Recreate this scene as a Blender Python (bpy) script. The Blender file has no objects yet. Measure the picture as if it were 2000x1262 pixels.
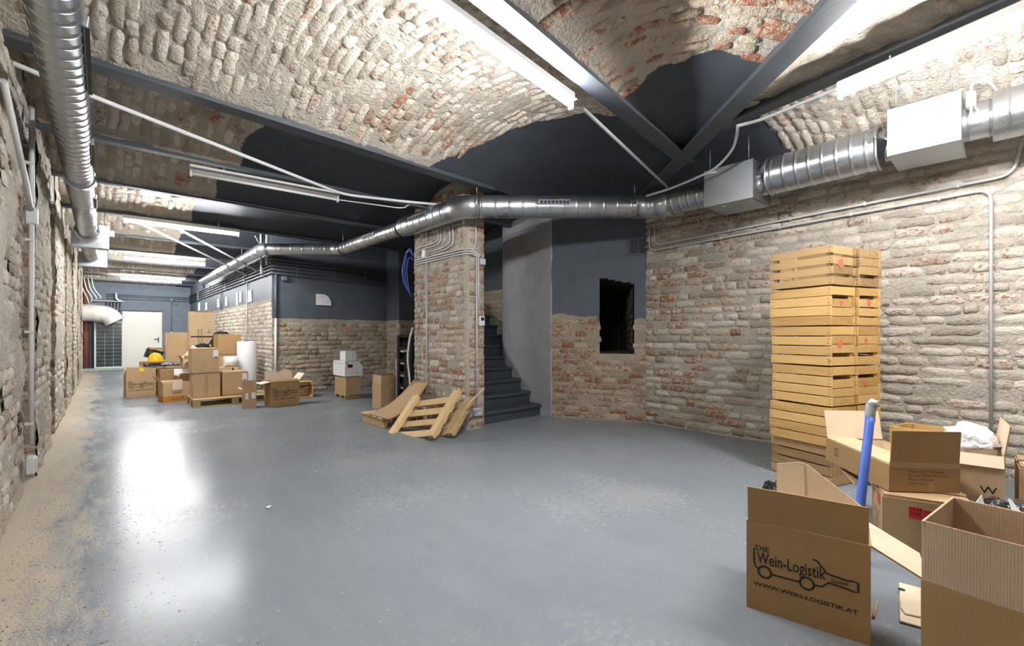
import bpy, bmesh, math, random
import numpy as np
from mathutils import Vector, Matrix, noise

rnd = random.Random(7)
SC = bpy.context.scene
COL = SC.collection

# ---------------------------------------------------------------- camera, world, exposure
FPX, CAMH, HORIZON = 890.0, 1.2, 655.0
YAW = math.atan(800 / 890.0)                 # the corridor runs along +Y, the camera looks 42 degrees to its right
FX, FY = math.sin(YAW), math.cos(YAW)
cd = bpy.data.cameras.new('camera')
cd.sensor_width = 36.0
cd.lens = FPX / 2000.0 * 36.0
cd.shift_y = (HORIZON - 631.0) / 2000.0
cd.clip_start, cd.clip_end = 0.05, 100
cam = bpy.data.objects.new('camera', cd)
cam.location = (0, 0, CAMH)
cam.rotation_euler = (math.pi / 2, 0, -YAW)
COL.objects.link(cam)
SC.camera = cam
w = bpy.data.worlds.new('cellar_dark')
w.use_nodes = True
w.node_tree.nodes['Background'].inputs[0].default_value = (0.9, 0.95, 1.0, 1)
w.node_tree.nodes['Background'].inputs[1].default_value = 0.0
SC.world = w
SC.view_settings.view_transform = 'Standard'
SC.view_settings.look = 'None'
SC.view_settings.gamma = 1.0
SC.view_settings.use_curve_mapping = False
SC.view_settings.exposure = 0.78
SC.cycles.use_light_tree = False             # a handful of like tubes: plain sampling is quicker
SC.cycles.max_bounces = 6
SC.cycles.diffuse_bounces = 4
SC.cycles.glossy_bounces = 2
SC.cycles.adaptive_threshold = 0.03
TUBE = 300.0                                 # radiance of a lit fluorescent tube


def G(px, py, z=0.0):
    """point at height z seen at a pixel of the photograph"""
    d = (CAMH - z) * FPX / (py - HORIZON)
    l = (px - 1000) / FPX * d
    return Vector((d * FX + l * FY, d * FY - l * FX, z))


def D(px, py, d):
    l = (px - 1000) / FPX * d
    return Vector((d * FX + l * FY, d * FY - l * FX, CAMH - (py - HORIZON) / FPX * d))


def PX(px, py, x):
    t = (px - 1000) / FPX
    return D(px, py, x / (FX + t * FY))


def PY(px, py, y):
    t = (px - 1000) / FPX
    return D(px, py, y / (FY - t * FX))


def proj(p):
    l = p[0] * FY - p[1] * FX
    d = p[0] * FX + p[1] * FY
    if d < 0.1:
        return None
    return 1000 + FPX * l / d, HORIZON - FPX * (p[2] - CAMH) / d, d


# ---------------------------------------------------------------- materials
class NT:
    def __init__(s, name):
        s.m = bpy.data.materials.new(name)
        s.m.use_nodes = True
        s.t = s.m.node_tree
        s.n = s.t.nodes
        s.bsdf = s.n['Principled BSDF']

    def add(s, typ, **kw):
        n = s.n.new(typ)
        for k, v in kw.items():
            if k.startswith('i_'):
                n.inputs[k[2:].replace('_', ' ')].default_value = v
            else:
                setattr(n, k, v)
        return n

    def link(s, a, b):
        s.t.links.new(a, b)

    def coords(s, kind='Object', scale=(1, 1, 1)):
        tc = s.add('ShaderNodeTexCoord')
        mp = s.add('ShaderNodeMapping')
        mp.inputs['Scale'].default_value = scale
        s.link(tc.outputs[kind], mp.inputs['Vector'])
        return mp.outputs['Vector']

    def pos(s, scale=(1, 1, 1)):
        g = s.add('ShaderNodeNewGeometry')
        mp = s.add('ShaderNodeMapping')
        mp.inputs['Scale'].default_value = scale
        s.link(g.outputs['Position'], mp.inputs['Vector'])
        return mp.outputs['Vector']

    def noise(s, vec, scale, detail=4, rough=0.55):
        n = s.add('ShaderNodeTexNoise')
        n.inputs['Scale'].default_value = scale
        n.inputs['Detail'].default_value = detail
        n.inputs['Roughness'].default_value = rough
        s.link(vec, n.inputs['Vector'])
        return n.outputs['Fac']

    def math(s, op, a, b=None, c=None, clamp=False):
        n = s.add('ShaderNodeMath', operation=op, use_clamp=clamp)
        for i, v in enumerate((a, b, c)):
            if v is None:
                continue
            if isinstance(v, (int, float)):
                n.inputs[i].default_value = v
            else:
                s.link(v, n.inputs[i])
        return n.outputs[0]

    def ramp(s, fac, stops):
        r = s.add('ShaderNodeValToRGB')
        e = r.color_ramp.elements
        while len(e) < len(stops):
            e.new(0.5)
        for i, (p, c) in enumerate(stops):
            e[i].position = p
            e[i].color = (*c, 1) if len(c) == 3 else c
        s.link(fac, r.inputs['Fac'])
        return r.outputs['Color']

    def step(s, v, lo, hi, a=0.0, b=1.0):
        n = s.add('ShaderNodeMapRange')
        n.interpolation_type = 'SMOOTHSTEP'
        for k, x in zip(('From Min', 'From Max', 'To Min', 'To Max'), (lo, hi, a, b)):
            n.inputs[k].default_value = x
        s.link(v, n.inputs['Value'])
        return n.outputs['Result']

    def mix(s, fac, a, b):
        n = s.add('ShaderNodeMix', data_type='RGBA')
        for i, v in ((0, fac), (6, a), (7, b)):
            if isinstance(v, (int, float)):
                n.inputs[i].default_value = v
            elif isinstance(v, tuple):
                n.inputs[i].default_value = (*v, 1)
            else:
                s.link(v, n.inputs[i])
        return n.outputs[2]

    def bump(s, h, strength=0.3, dist=0.01):
        b = s.add('ShaderNodeBump')
        b.inputs['Distance'].default_value = dist
        if isinstance(strength, (int, float)):
            b.inputs['Strength'].default_value = strength
        else:
            s.link(strength, b.inputs['Strength'])
        s.link(h, b.inputs['Height'])
        s.link(b.outputs['Normal'], s.bsdf.inputs['Normal'])

    def set(s, col=None, rough=None, metal=None, spec=None):
        for k, v in (('Base Color', col), ('Roughness', rough), ('Metallic', metal), ('Specular IOR Level', spec)):
            if v is None:
                continue
            if isinstance(v, (int, float)):
                s.bsdf.inputs[k].default_value = v
            elif isinstance(v, tuple):
                s.bsdf.inputs[k].default_value = (*v, 1)
            else:
                s.link(v, s.bsdf.inputs[k])
        return s.m


def plain(name, col, rough=0.6, metal=0.0, var=0.12, scale=6.0, bump=0.0, bscale=60.0, spec=None):
    t = NT(name)
    v = t.pos()
    n = t.noise(v, scale, 4)
    lo = tuple(c * (1 - var) for c in col)
    hi = tuple(min(1, c * (1 + var)) for c in col)
    c = t.ramp(n, [(0.3, lo), (0.7, hi)])
    if bump:
        t.bump(t.noise(v, bscale, 3), bump, 0.004)
    return t.set(c, rough, metal, spec)


CHAR = (0.058, 0.066, 0.078)
CHAR2 = (0.098, 0.114, 0.135)


def island_random(t):
    oi = t.add('ShaderNodeObjectInfo')
    g = t.add('ShaderNodeNewGeometry')
    return t.math('FRACT', t.math('ADD', oi.outputs['Random'], g.outputs['Random Per Island']))


def brick_mat(name, pale, dark, red, redness):
    t = NT(name)
    r = island_random(t)
    v = t.pos()
    n1 = t.noise(v, 9, 4, 0.7)
    n2 = t.noise(v, 42, 3, 0.65)
    n3 = t.noise(v, 150, 2, 0.6)
    n4 = t.noise(t.pos((1, 1, 1.6)), 21, 3, 0.7)
    k = t.math('ADD', t.math('MULTIPLY', r, 0.42), t.math('ADD', t.math('MULTIPLY', n1, 0.42), t.math('MULTIPLY', n2, 0.3)))
    c = t.ramp(k, [(0.36, dark), (0.58, pale), (0.95, tuple(min(1, x * 1.25) for x in pale))])
    # worn spots where the red brick comes through the lime
    r2 = t.math('FRACT', t.math('MULTIPLY', r, 7.31))
    m = t.math('ADD', t.math('MULTIPLY', n4, 0.8), t.math('ADD', t.math('MULTIPLY', n3, 0.16), t.math('MULTIPLY', r2, 0.22)))
    mask = t.step(m, 0.79 - redness, 0.91 - redness, 0, 0.9)
    redc = t.ramp(n2, [(0.3, tuple(x * 0.55 for x in red)), (0.65, red)])
    c = t.mix(mask, c, redc)
    c = t.mix(t.step(n2, 0.56, 0.72, 0, 0.55), c, tuple(x * 0.8 for x in dark))
    t.bump(t.math('ADD', t.math('ADD', t.math('MULTIPLY', n2, 1.0), t.math('MULTIPLY', n3, 0.35)), t.math('MULTIPLY', n4, 0.9)), 1.0, 0.022)
    return t.set(c, 0.95, 0, 0.2)


def mortar_mat(name, a, b, paint=CHAR, edge=0.10):
    t = NT(name)
    v = t.pos()
    n1 = t.noise(v, 5, 3, 0.6)
    n2 = t.noise(v, 38, 3, 0.65)
    n3 = t.noise(v, 9, 3, 0.6)
    c = t.ramp(t.math('ADD', t.math('MULTIPLY', n1, 0.5), t.math('MULTIPLY', n2, 0.5)), [(0.32, b), (0.62, a)])
    at = t.add('ShaderNodeAttribute', attribute_name='paint')
    p = t.math('ADD', at.outputs['Fac'], t.math('MULTIPLY', t.math('SUBTRACT', n3, 0.5), edge))
    mask = t.step(p, -0.006, 0.006)
    pc = t.ramp(n1, [(0.3, tuple(x * 0.9 for x in paint)), (0.7, tuple(x * 1.12 for x in paint))])
    c = t.mix(mask, c, pc)
    t.bump(t.math('ADD', n2, t.math('MULTIPLY', n3, 0.8)), t.step(mask, 0, 1, 1.0, 0.05), 0.02)
    return t.set(c, t.step(mask, 0, 1, 0.95, 0.62), 0, 0.3)


M = {}
M['brick_pale'] = brick_mat('lime_washed_brick', (0.68, 0.61, 0.52), (0.44, 0.385, 0.31), (0.52, 0.22, 0.13), 0.115)
M['brick_red'] = brick_mat('red_brick', (0.52, 0.43, 0.33), (0.35, 0.275, 0.205), (0.42, 0.17, 0.10), 0.215)
M['brick_mix'] = brick_mat('mixed_brick', (0.58, 0.49, 0.38), (0.38, 0.31, 0.235), (0.50, 0.20, 0.11), 0.18)
M['brick_tan'] = brick_mat('tan_stone', (0.52, 0.435, 0.33), (0.33, 0.27, 0.20), (0.42, 0.17, 0.09), 0.08)
M['brick_soot'] = brick_mat('sooty_brick', (.27, .21, .14), (.13, .10, .07), (.24, .10, .055), .06)  # darkened to stand in for shade on pier sides and in the niche
M['brick_paint'] = plain('painted_brick', CHAR, 0.75, 0, 0.12, 9, 0.2, 45)
M['mortar'] = mortar_mat('lime_mortar', (0.52, 0.47, 0.39), (0.36, 0.32, 0.262))
M['mortar_block'] = mortar_mat('lime_mortar_wall', (0.47, 0.415, 0.335), (0.33, 0.285, 0.225), CHAR2, 0.03)
M['mortar_niche'] = mortar_mat('lime_mortar_niche', (0.44, 0.37, 0.29), (0.32, 0.265, 0.20), CHAR2, 0.07)
M['mortar_dark'] = mortar_mat('bare_dark_mortar', (0.36, 0.295, 0.22), (0.22, 0.175, 0.13))  # bare mortar of the pier sides, darkened to stand in for shade
M['mortar_far'] = mortar_mat('end_wall_paint', (0.47, 0.415, 0.335), (0.33, 0.285, 0.225), (0.165, 0.195, 0.235), 0.03)  # charcoal paint made lighter to stand in for the corridor lamp light
M['charcoal'] = plain('charcoal_paint', CHAR2, 0.6, 0, 0.08, 4, 0.1, 30)
M['charcoal_deep'] = plain('deep_charcoal_paint', CHAR, 0.55, 0, 0.12, 6, 0.35, 40)
M['char_step'] = plain('painted_step', (0.05, 0.06, 0.075), 0.42, 0, 0.2, 8, 0.3, 50)
M['plaster'] = plain('grey_plaster', (0.40, 0.40, 0.41), 0.85, 0, 0.09, 5, 0.15, 40)
M['white'] = plain('white_enamel', (0.78, 0.78, 0.77), 0.4, 0, 0.04, 3)
M['conduit'] = plain('light_grey_plastic', (0.55, 0.55, 0.55), 0.45, 0, 0.06, 5)
M['conduit_dark'] = plain('painted_conduit', (0.13, 0.145, 0.165), 0.5, 0, 0.06, 5)
M['black'] = plain('black_rubber', (0.012, 0.012, 0.013), 0.5, 0, 0.1, 5)
M['door'] = plain('cream_door', (0.80, 0.77, 0.70), 0.45, 0, 0.02, 2)


def metal_mat(name, col, rough, aniso=0.0):
    t = NT(name)
    v = t.pos()
    n = t.noise(v, 3.5, 5, 0.6)
    n2 = t.noise(v, 40, 3, 0.6)
    c = t.ramp(n, [(0.3, tuple(x * 0.82 for x in col)), (0.7, col)])
    r = t.step(n, 0.25, 0.75, rough - 0.07, rough + 0.09)
    return t.set(c, r, 0.92)


M['galv'] = metal_mat('galvanised_steel', (0.50, 0.52, 0.54), 0.30)
M['galv_flat'] = metal_mat('galvanised_sheet', (0.42, 0.44, 0.46), 0.42)
M['steel_dark'] = metal_mat('dark_steel', (0.12, 0.12, 0.125), 0.4)


def emit_mat(name, col, s):
    t = NT(name)
    t.bsdf.inputs['Base Color'].default_value = (0.9, 0.9, 0.9, 1)
    t.bsdf.inputs['Emission Color'].default_value = (*col, 1)
    t.bsdf.inputs['Emission Strength'].default_value = s
    return t.m


M['tube_on'] = emit_mat('lit_tube', (0.975, 0.985, 1.0), TUBE)
M['tube_far'] = emit_mat('lit_corridor_tube', (0.975, 0.985, 1.0), TUBE * 1.15)
M['tube_off'] = plain('unlit_tube', (0.85, 0.85, 0.83), 0.25, 0, 0.02, 2)


def floor_mat():
    t = NT('grey_epoxy_floor')
    v = t.pos()
    n1 = t.noise(v, 0.8, 5, 0.5)
    n2 = t.noise(v, 9, 5, 0.65)
    n3 = t.noise(v, 120, 2, 0.5)
    n4 = t.noise(t.pos((3.0, 0.8, 1)), 2.2, 5, 0.7)
    c = t.ramp(t.math('ADD', t.math('MULTIPLY', n1, 0.6), t.math('MULTIPLY', n4, 0.4)), [(0.3, (0.192, 0.212, 0.235)), (0.5, (0.222, 0.244, 0.268)), (0.75, (0.258, 0.281, 0.304))])
    grain = t.noise(v, 26, 4, 0.7)
    big = t.noise(t.pos((1, 1, 1)), 0.75, 3, 0.5)
    # pale dust trodden into the paint
    dm = t.step(t.math('ADD', t.math('MULTIPLY', big, 0.62), t.math('MULTIPLY', grain, 0.55)), 0.58, 0.86, 0, 0.42)
    c = t.mix(dm, c, (0.47, 0.44, 0.38))
    # sandy brick dust along the foot of the left wall
    sp = t.add('ShaderNodeSeparateXYZ')
    t.link(v, sp.inputs[0])
    x = t.math('ADD', sp.outputs['X'], t.math('MULTIPLY', t.math('SUBTRACT', n4, 0.5), -0.9))
    x = t.math('ADD', x, t.math('MULTIPLY', t.math('SUBTRACT', n3, 0.5), -0.6))
    sand = t.step(x, -0.34, 0.02, 1, 0)
    c = t.mix(t.math('MULTIPLY', sand, 0.85), c, t.ramp(n3, [(0.3, (0.40, 0.335, 0.245)), (0.7, (0.66, 0.57, 0.44))]))
    r = t.step(n1, 0.3, 0.75, 0.2, 0.27)
    r = t.math('ADD', r, t.math('MULTIPLY', t.math('ADD', dm, sand), 0.5), clamp=True)
    t.bump(t.math('ADD', t.math('MULTIPLY', n2, 0.6), t.math('MULTIPLY', n4, 0.8)), 0.06, 0.01)
    return t.set(c, r, 0, 0.05)


M['floor'] = floor_mat()


# ---------------------------------------------------------------- mesh helpers
class MB:
    """collects shapes into one mesh"""

    def __init__(s):
        s.v, s.f, s.sm = [], [], []

    def add(s, vs, fs, smooth=False):
        b = len(s.v)
        s.v.extend([tuple(x) for x in vs])
        s.f.extend([tuple(i + b for i in f) for f in fs])
        s.sm.extend([smooth] * len(fs))
        return s

    def box(s, c, size, rot=None, ch=0.0):
        c = Vector(c)
        hx, hy, hz = (x / 2 for x in size)
        if ch <= 0:
            vs = [Vector((x, y, z)) for z in (-hz, hz) for x, y in ((-hx, -hy), (hx, -hy), (hx, hy), (-hx, hy))]
            fs = [(3, 2, 1, 0), (4, 5, 6, 7), (0, 1, 5, 4), (1, 2, 6, 5), (2, 3, 7, 6), (3, 0, 4, 7)]
        else:
            ch = min(ch, hx * .8, hy * .8, hz * .8)
            bm = bmesh.new()
            bmesh.ops.create_cube(bm, size=1)
            for v_ in bm.verts:
                v_.co = Vector((v_.co.x * size[0], v_.co.y * size[1], v_.co.z * size[2]))
            bmesh.ops.bevel(bm, geom=bm.edges[:], offset=ch, segments=1, affect='EDGES')
            bm.verts.index_update()
            vs = [v_.co.copy() for v_ in bm.verts]
            fs = [tuple(v_.index for v_ in f.verts) for f in bm.faces]
            bm.free()
        if rot is not None:
            vs = [rot @ v_ for v_ in vs]
        return s.add([v_ + c for v_ in vs], fs)

    def seg(s, p0, p1, wx, wz, up=(0, 0, 1), ch=0.0):
        """bar from p0 to p1 with cross-section wx (sideways) by wz (along up)"""
        p0, p1 = Vector(p0), Vector(p1)
        y = (p1 - p0)
        L = y.length
        y.normalize()
        x = y.cross(Vector(up)).normalized()
        z = x.cross(y)
        rot = Matrix((x, y, z)).transposed()
        return s.box((p0 + p1) / 2, (wx, L, wz), rot, ch)

    def tube(s, pts, r, n=10, caps=True, smooth=True):
        pts = [Vector(p) for p in pts]
        rs = r if isinstance(r, (list, tuple)) else [r] * len(pts)
        T = []
        for i in range(len(pts)):
            a = pts[max(0, i - 1)]
            b = pts[min(len(pts) - 1, i + 1)]
            t_ = (b - a)
            T.append(t_.normalized() if t_.length > 1e-9 else (T[-1] if T else Vector((0, 0, 1))))
        x = T[0].orthogonal().normalized()
        vs, fs = [], []
        for i, p in enumerate(pts):
            x = (x - T[i] * x.dot(T[i]))
            x.normalize()
            y = T[i].cross(x)
            for k in range(n):
                a = 2 * math.pi * k / n
                vs.append(p + (x * math.cos(a) + y * math.sin(a)) * rs[i])
        for i in range(len(pts) - 1):
            for k in range(n):
                a, b = i * n + k, i * n + (k + 1) % n
                fs.append((a, b, b + n, a + n))
        s.add(vs, fs, smooth)
        if caps:
            b = len(s.v) - len(vs)
            m = len(pts) - 1
            s.f.append(tuple(b + k for k in reversed(range(n))))
            s.f.append(tuple(b + m * n + k for k in range(n)))
            s.sm += [False, False]
        return s

    def plate(s, poly, th):
        """flat polygon (3D points) with thickness"""
        P = [Vector(p) for p in poly]
        n = Vector((0, 0, 0))
        for i in range(len(P)):
            n += (P[i] - P[0]).cross(P[(i + 1) % len(P)] - P[0])
        n.normalize()
        k = len(P)
        vs = [p + n * th / 2 for p in P] + [p - n * th / 2 for p in P]
        fs = [tuple(range(k)), tuple(reversed(range(k, 2 * k)))]
        fs += [(i, i + k, (i + 1) % k + k, (i + 1) % k) for i in range(k)]
        return s.add(vs, fs)

    def build(s, name, m, parent=None, loc=None, rotz=None):
        me = bpy.data.meshes.new(name)
        me.from_pydata(s.v, [], s.f)
        me.polygons.foreach_set('use_smooth', s.sm)
        if m is not None:
            me.materials.append(M[m] if isinstance(m, str) else m)
        me.update()
        o = bpy.data.objects.new(name, me)
        COL.objects.link(o)
        if parent is not None:
            o.parent = parent
        if loc is not None:
            o.location = loc
        if rotz is not None:
            o.rotation_euler = (0, 0, rotz)
        return o


def tag(o, label, cat, group=None, kind=None):
    o['label'] = label
    if cat:
        o['category'] = cat
    if group:
        o['group'] = group
    if kind:
        o['kind'] = kind
    return o


def thing(name, label, cat, loc=(0, 0, 0), rotz=0.0, group=None, kind=None):
    o = bpy.data.objects.new(name, None)
    o.empty_display_size = 0.1
    COL.objects.link(o)
    o.location = loc
    o.rotation_euler = (0, 0, rotz)
    return tag(o, label, cat, group, kind)


def bend(pts, r, n=5):
    """rounds the corners of a polyline with radius r"""
    pts = [Vector(p) for p in pts]
    out = [pts[0]]
    for a, b, c in zip(pts, pts[1:], pts[2:]):
        u, v = (a - b), (c - b)
        k = min(r, u.length * .45, v.length * .45)
        p0, p1 = b + u.normalized() * k, b + v.normalized() * k
        for i in range(n + 1):
            t = i / n
            out.append((1 - t) ** 2 * p0 + 2 * t * (1 - t) * b + t * t * p1)
    out.append(pts[-1])
    return out


# ---------------------------------------------------------------- masonry
def make_brick_meshes(k=10):
    out = []
    for q in range(k):
        xs = [-.5, -.3, .02, .3, .5]
        ys = [-.5, 0.0, .5]
        vs, fs = [], []
        for j, y in enumerate(ys):
            for i, x in enumerate(xs):
                edge = i in (0, 4) or j in (0, 2)
                corner = i in (0, 4) and j in (0, 2)
                z = rnd.uniform(-.1, .12) if corner else rnd.uniform(.05, .4) if edge else rnd.uniform(.7, 1.2)
                xx = x + rnd.uniform(-.04, .04) - (0.02 * math.copysign(1, x) if corner else 0)
                yy = y + rnd.uniform(-.11, .11) - (0.05 * math.copysign(1, y) if corner else 0)
                vs.append((xx, yy, z))
        for j in range(2):
            for i in range(4):
                a = j * 5 + i
                fs.append((a, a + 1, a + 6, a + 5))
        ring = [0, 1, 2, 3, 4, 9, 14, 13, 12, 11, 10, 5]
        b = len(vs)
        for i in ring:
            vs.append((vs[i][0] * 1.02, vs[i][1] * 1.04, -.7))
        for i in range(12):
            a, c = ring[i], ring[(i + 1) % 12]
            fs.append((a, b + i, b + (i + 1) % 12, c))
        me = bpy.data.meshes.new('brick')
        me.from_pydata(vs, [], fs)
        me.polygons.foreach_set('use_smooth', [True] * len(fs))
        me.materials.append(M['brick_pale'])
        out.append((me, np.array(vs), fs))
    return out


BRICKS = make_brick_meshes()


def frame(fn, u, v, sgn):
    e = 1e-3
    p = fn(u, v)
    tu = (fn(min(1, u + e), v) - fn(max(0, u - e), v)).normalized()
    tv = (fn(u, v + e) - fn(u, v - e)).normalized()
    n = tu.cross(tv).normalized() * sgn
    return p, tu, n


def lay(acc, fn, v0, v1, sgn=1, pitch=.088, lens=(.16, .30), ok=None, paint=None, mat='brick_pale', miss=.05, proud=(.009, .02), painted=True, du=(0.0, 1.0), joint=.86):
    """lays courses of bricks on a surface fn(u in 0..1, v in metres) into the list acc"""
    nv = max(1, int((v1 - v0) / pitch))
    for j in range(nv):
        v = v0 + (j + .5) * (v1 - v0) / nv
        pa = [fn(k / 8, v) for k in range(9)]
        L = sum((b - a).length for a, b in zip(pa, pa[1:]))
        if L < .1:
            continue
        s = -rnd.uniform(0, .2) + du[0] * L
        while s < L * du[1]:
            bl = rnd.uniform(*lens) if rnd.random() < .65 else rnd.uniform(.10, .15)
            a, b = max(s, 0), min(s + bl, L)
            s += bl + rnd.uniform(.010, .024)
            if b - a < .05 or rnd.random() < miss:
                continue
            u = (a + b) / 2 / L
            if ok and not ok(u, v):
                continue
            m = mat(u, v) if callable(mat) else mat
            if paint and paint(u, v) > 0:
                if not painted:
                    continue
                m = 'brick_paint'
            p, tu, n = frame(fn, u, v, sgn)
            ang = rnd.uniform(-.05, .05)
            b_ = n.cross(tu)
            t2 = tu * math.cos(ang) + b_ * math.sin(ang)
            b2 = n.cross(t2)
            pr = rnd.uniform(*proud)
            if m == 'brick_paint':
                pr *= .22
            sx, sy, sz = b - a, pitch * rnd.uniform(joint - .07, joint + .1), pr
            acc.append((p + b_ * rnd.uniform(-.006, .006), t2, b2, n, sx, sy, sz, m, rnd.randrange(len(BRICKS))))


def flush(acc, parent, limit=300):
    """the bricks largest in view become objects of their own, the rest one joined part per material"""
    def key(b):
        q = proj(b[0])
        if q is None or not (-30 < q[0] < 2030 and -30 < q[1] < 1292):
            return 0
        to = Vector((0, 0, CAMH)) - b[0]
        return b[4] * b[5] * abs(to.normalized().dot(b[3])) / q[2] ** 2
    acc = sorted(acc, key=key, reverse=True)
    rest = {}
    for i, bk in enumerate(acc):
        p, t, b, n, sx, sy, sz, m, q = bk
        if i < limit and key(bk) > 0:
            o = bpy.data.objects.new('brick', BRICKS[q][0])
            o.matrix_world = Matrix(((t.x * sx, b.x * sy, n.x * sz, p.x), (t.y * sx, b.y * sy, n.y * sz, p.y), (t.z * sx, b.z * sy, n.z * sz, p.z), (0, 0, 0, 1)))
            o.parent = parent
            COL.objects.link(o)
            o.material_slots[0].link = 'OBJECT'
            o.material_slots[0].material = M[m]
        else:
            rest.setdefault(m, []).append(bk)
    for m, bs in rest.items():
        V, F = [], []
        k = 0
        for p, t, b, n, sx, sy, sz, _, q in bs:
            vs = BRICKS[q][1]
            A = np.array([t * sx, b * sy, n * sz])
            V.append(vs @ A + np.array(p))
            F.extend([tuple(x + k for x in f) for f in BRICKS[q][2]])
            k += len(vs)
        me = bpy.data.meshes.new('brickwork')
        me.from_pydata(np.concatenate(V).tolist(), [], F)
        me.polygons.foreach_set('use_smooth', [True] * len(F))
        me.materials.append(M[m])
        o = bpy.data.objects.new('brickwork', me)
        o['kind'] = 'stuff'
        o.parent = parent
        COL.objects.link(o)


def sheet(name, fn, v0, v1, width, step=.06, sgn=1, paint=None, mat='mortar', disp=.006, ok=None, parent=None, label=None, du=(0.0, 1.0), smooth=True):
    """a gently uneven surface fn(u in 0..1, v metres); paint(u,v) in metres, positive where painted"""
    nu = max(2, int(width / step))
    nv = max(2, int((v1 - v0) / step))
    V, Pn = [], []
    for j in range(nv + 1):
        v = v0 + (v1 - v0) * j / nv
        for i in range(nu + 1):
            u = du[0] + (du[1] - du[0]) * i / nu
            p, tu, n = frame(fn, u, v, sgn)
            pt = paint(u, v) if paint else -1.0
            d = disp * (.25 if pt > .03 else 1)
            p = p + n * d * (noise.noise(p * 3.1) + .7 * noise.noise(p * 11))
            V.append(p)
            Pn.append(pt)
    F = []
    for j in range(nv):
        for i in range(nu):
            a = j * (nu + 1) + i
            if ok:
                uc = du[0] + (du[1] - du[0]) * (i + .5) / nu
                if not ok(uc, v0 + (v1 - v0) * (j + .5) / nv):
                    continue
            q = (a, a + 1, a + nu + 2, a + nu + 1)
            F.append(q if sgn > 0 else q[::-1])
    me = bpy.data.meshes.new(name)
    me.from_pydata([tuple(x) for x in V], [], F)
    me.polygons.foreach_set('use_smooth', [smooth] * len(F))
    at = me.attributes.new('paint', 'FLOAT', 'POINT')
    at.data.foreach_set('value', Pn)
    me.materials.append(M[mat])
    o = bpy.data.objects.new(name, me)
    COL.objects.link(o)
    if parent:
        o.parent = parent
    else:
        tag(o, label, None, kind='structure')
    return o


def line_fn(a, b):
    a, b = Vector((*a, 0)), Vector((*b, 0))
    return lambda u, v: a + (b - a) * u + Vector((0, 0, v))


def nz(x, s=3.0, o=0.0):
    return noise.noise(Vector((x * s, o, 4.2)))


# ================================================================ THE SETTING
XL, XR, YF = -0.45, 5.53, 21.2
YBACK = -2.6
ZB = 3.0                                     # underside of the steel beams

# ---- floor
fb = MB()
n_ = 60
vs, fs = [], []
for j in range(n_ + 1):
    for i in range(n_ + 1):
        vs.append((-1.6 + 7.6 * i / n_, YBACK - .2 + (YF - YBACK + .4) * j / n_, 0))
for j in range(n_):
    for i in range(n_):
        a = j * (n_ + 1) + i
        fs.append((a, a + 1, a + n_ + 2, a + n_ + 1))
fb.add(vs, fs, True)
tag(fb.build('floor', 'floor'), 'smooth grey painted floor with sandy dust along the left wall', None, kind='structure')

# ---- right brick wall (runs along the corridor direction)
fn = line_fn((XR, 3.42), (XR, YBACK))
o = sheet('wall_right', fn, 0, 3.35, 6.0, .07, label='long pale brick wall on the right behind the crates', disp=.012)
acc = []
lay(acc, fn, 0.02, 3.0, pitch=.088, lens=(.2, .33), mat=lambda u, v: 'brick_mix' if u < .22 and rnd.random() < .5 else 'brick_pale', proud=(.012, .03), joint=.8)
flush(acc, o)

# ---- niche wall, set at an angle
NA, NB_ = (4.88, 4.58), (5.53, 3.40)
NLEN = math.dist(NA, NB_)
fn = line_fn(NA, NB_)
N0, N1, NZ0 = .70 / NLEN, 1.17 / NLEN, .95


def niche_top(u):
    return 2.02 - .11 * (u - N0) / (N1 - N0)


def in_niche(u, v, m=0.0):
    return N0 - m < u < N1 + m and NZ0 - m * 1.3 < v < niche_top(u) + m * 1.3


def niche_paint(u, v):
    b = 1.47 + .05 * nz(u * 2, 2.3, 1) + (.02 if u < .5 else -.07)
    return v - b


o = sheet('wall_niche', fn, 0, 3.3, NLEN, .0235, paint=niche_paint, mat='mortar_niche', ok=lambda u, v: not in_niche(u, v), label='angled wall, charcoal paint above brick, with a dark window niche', disp=.008)
acc = []
lay(acc, fn, 0.02, 1.6, pitch=.082, lens=(.16, .27), ok=lambda u, v: not in_niche(u, v, .05) and .03 < u < .97, paint=lambda u, v: niche_paint(u, v) + .04, painted=False, mat='brick_red', proud=(.008, .018))
flush(acc, o)
M['soot'] = plain('sooty_lining', (.06, .05, .04), .95, 0, .3, 6, .6, 30)  # near-black tone paints in the shade deep inside the niche
# the niche itself: painted jamb first, then bare masonry darkened as painted shade
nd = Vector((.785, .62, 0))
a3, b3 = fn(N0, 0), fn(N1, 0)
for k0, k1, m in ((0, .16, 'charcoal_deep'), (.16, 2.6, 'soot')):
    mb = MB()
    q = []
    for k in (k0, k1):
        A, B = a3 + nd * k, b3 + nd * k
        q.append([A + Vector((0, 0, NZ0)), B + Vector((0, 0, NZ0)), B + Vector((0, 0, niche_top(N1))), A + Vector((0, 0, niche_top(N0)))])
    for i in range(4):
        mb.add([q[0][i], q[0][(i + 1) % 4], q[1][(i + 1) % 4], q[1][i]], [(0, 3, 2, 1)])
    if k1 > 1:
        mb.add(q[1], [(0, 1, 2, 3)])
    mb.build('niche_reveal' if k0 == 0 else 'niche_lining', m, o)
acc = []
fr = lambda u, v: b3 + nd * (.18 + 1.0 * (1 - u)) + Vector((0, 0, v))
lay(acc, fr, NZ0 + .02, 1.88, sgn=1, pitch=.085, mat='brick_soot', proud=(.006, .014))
flush(acc, o, 40)

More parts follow.
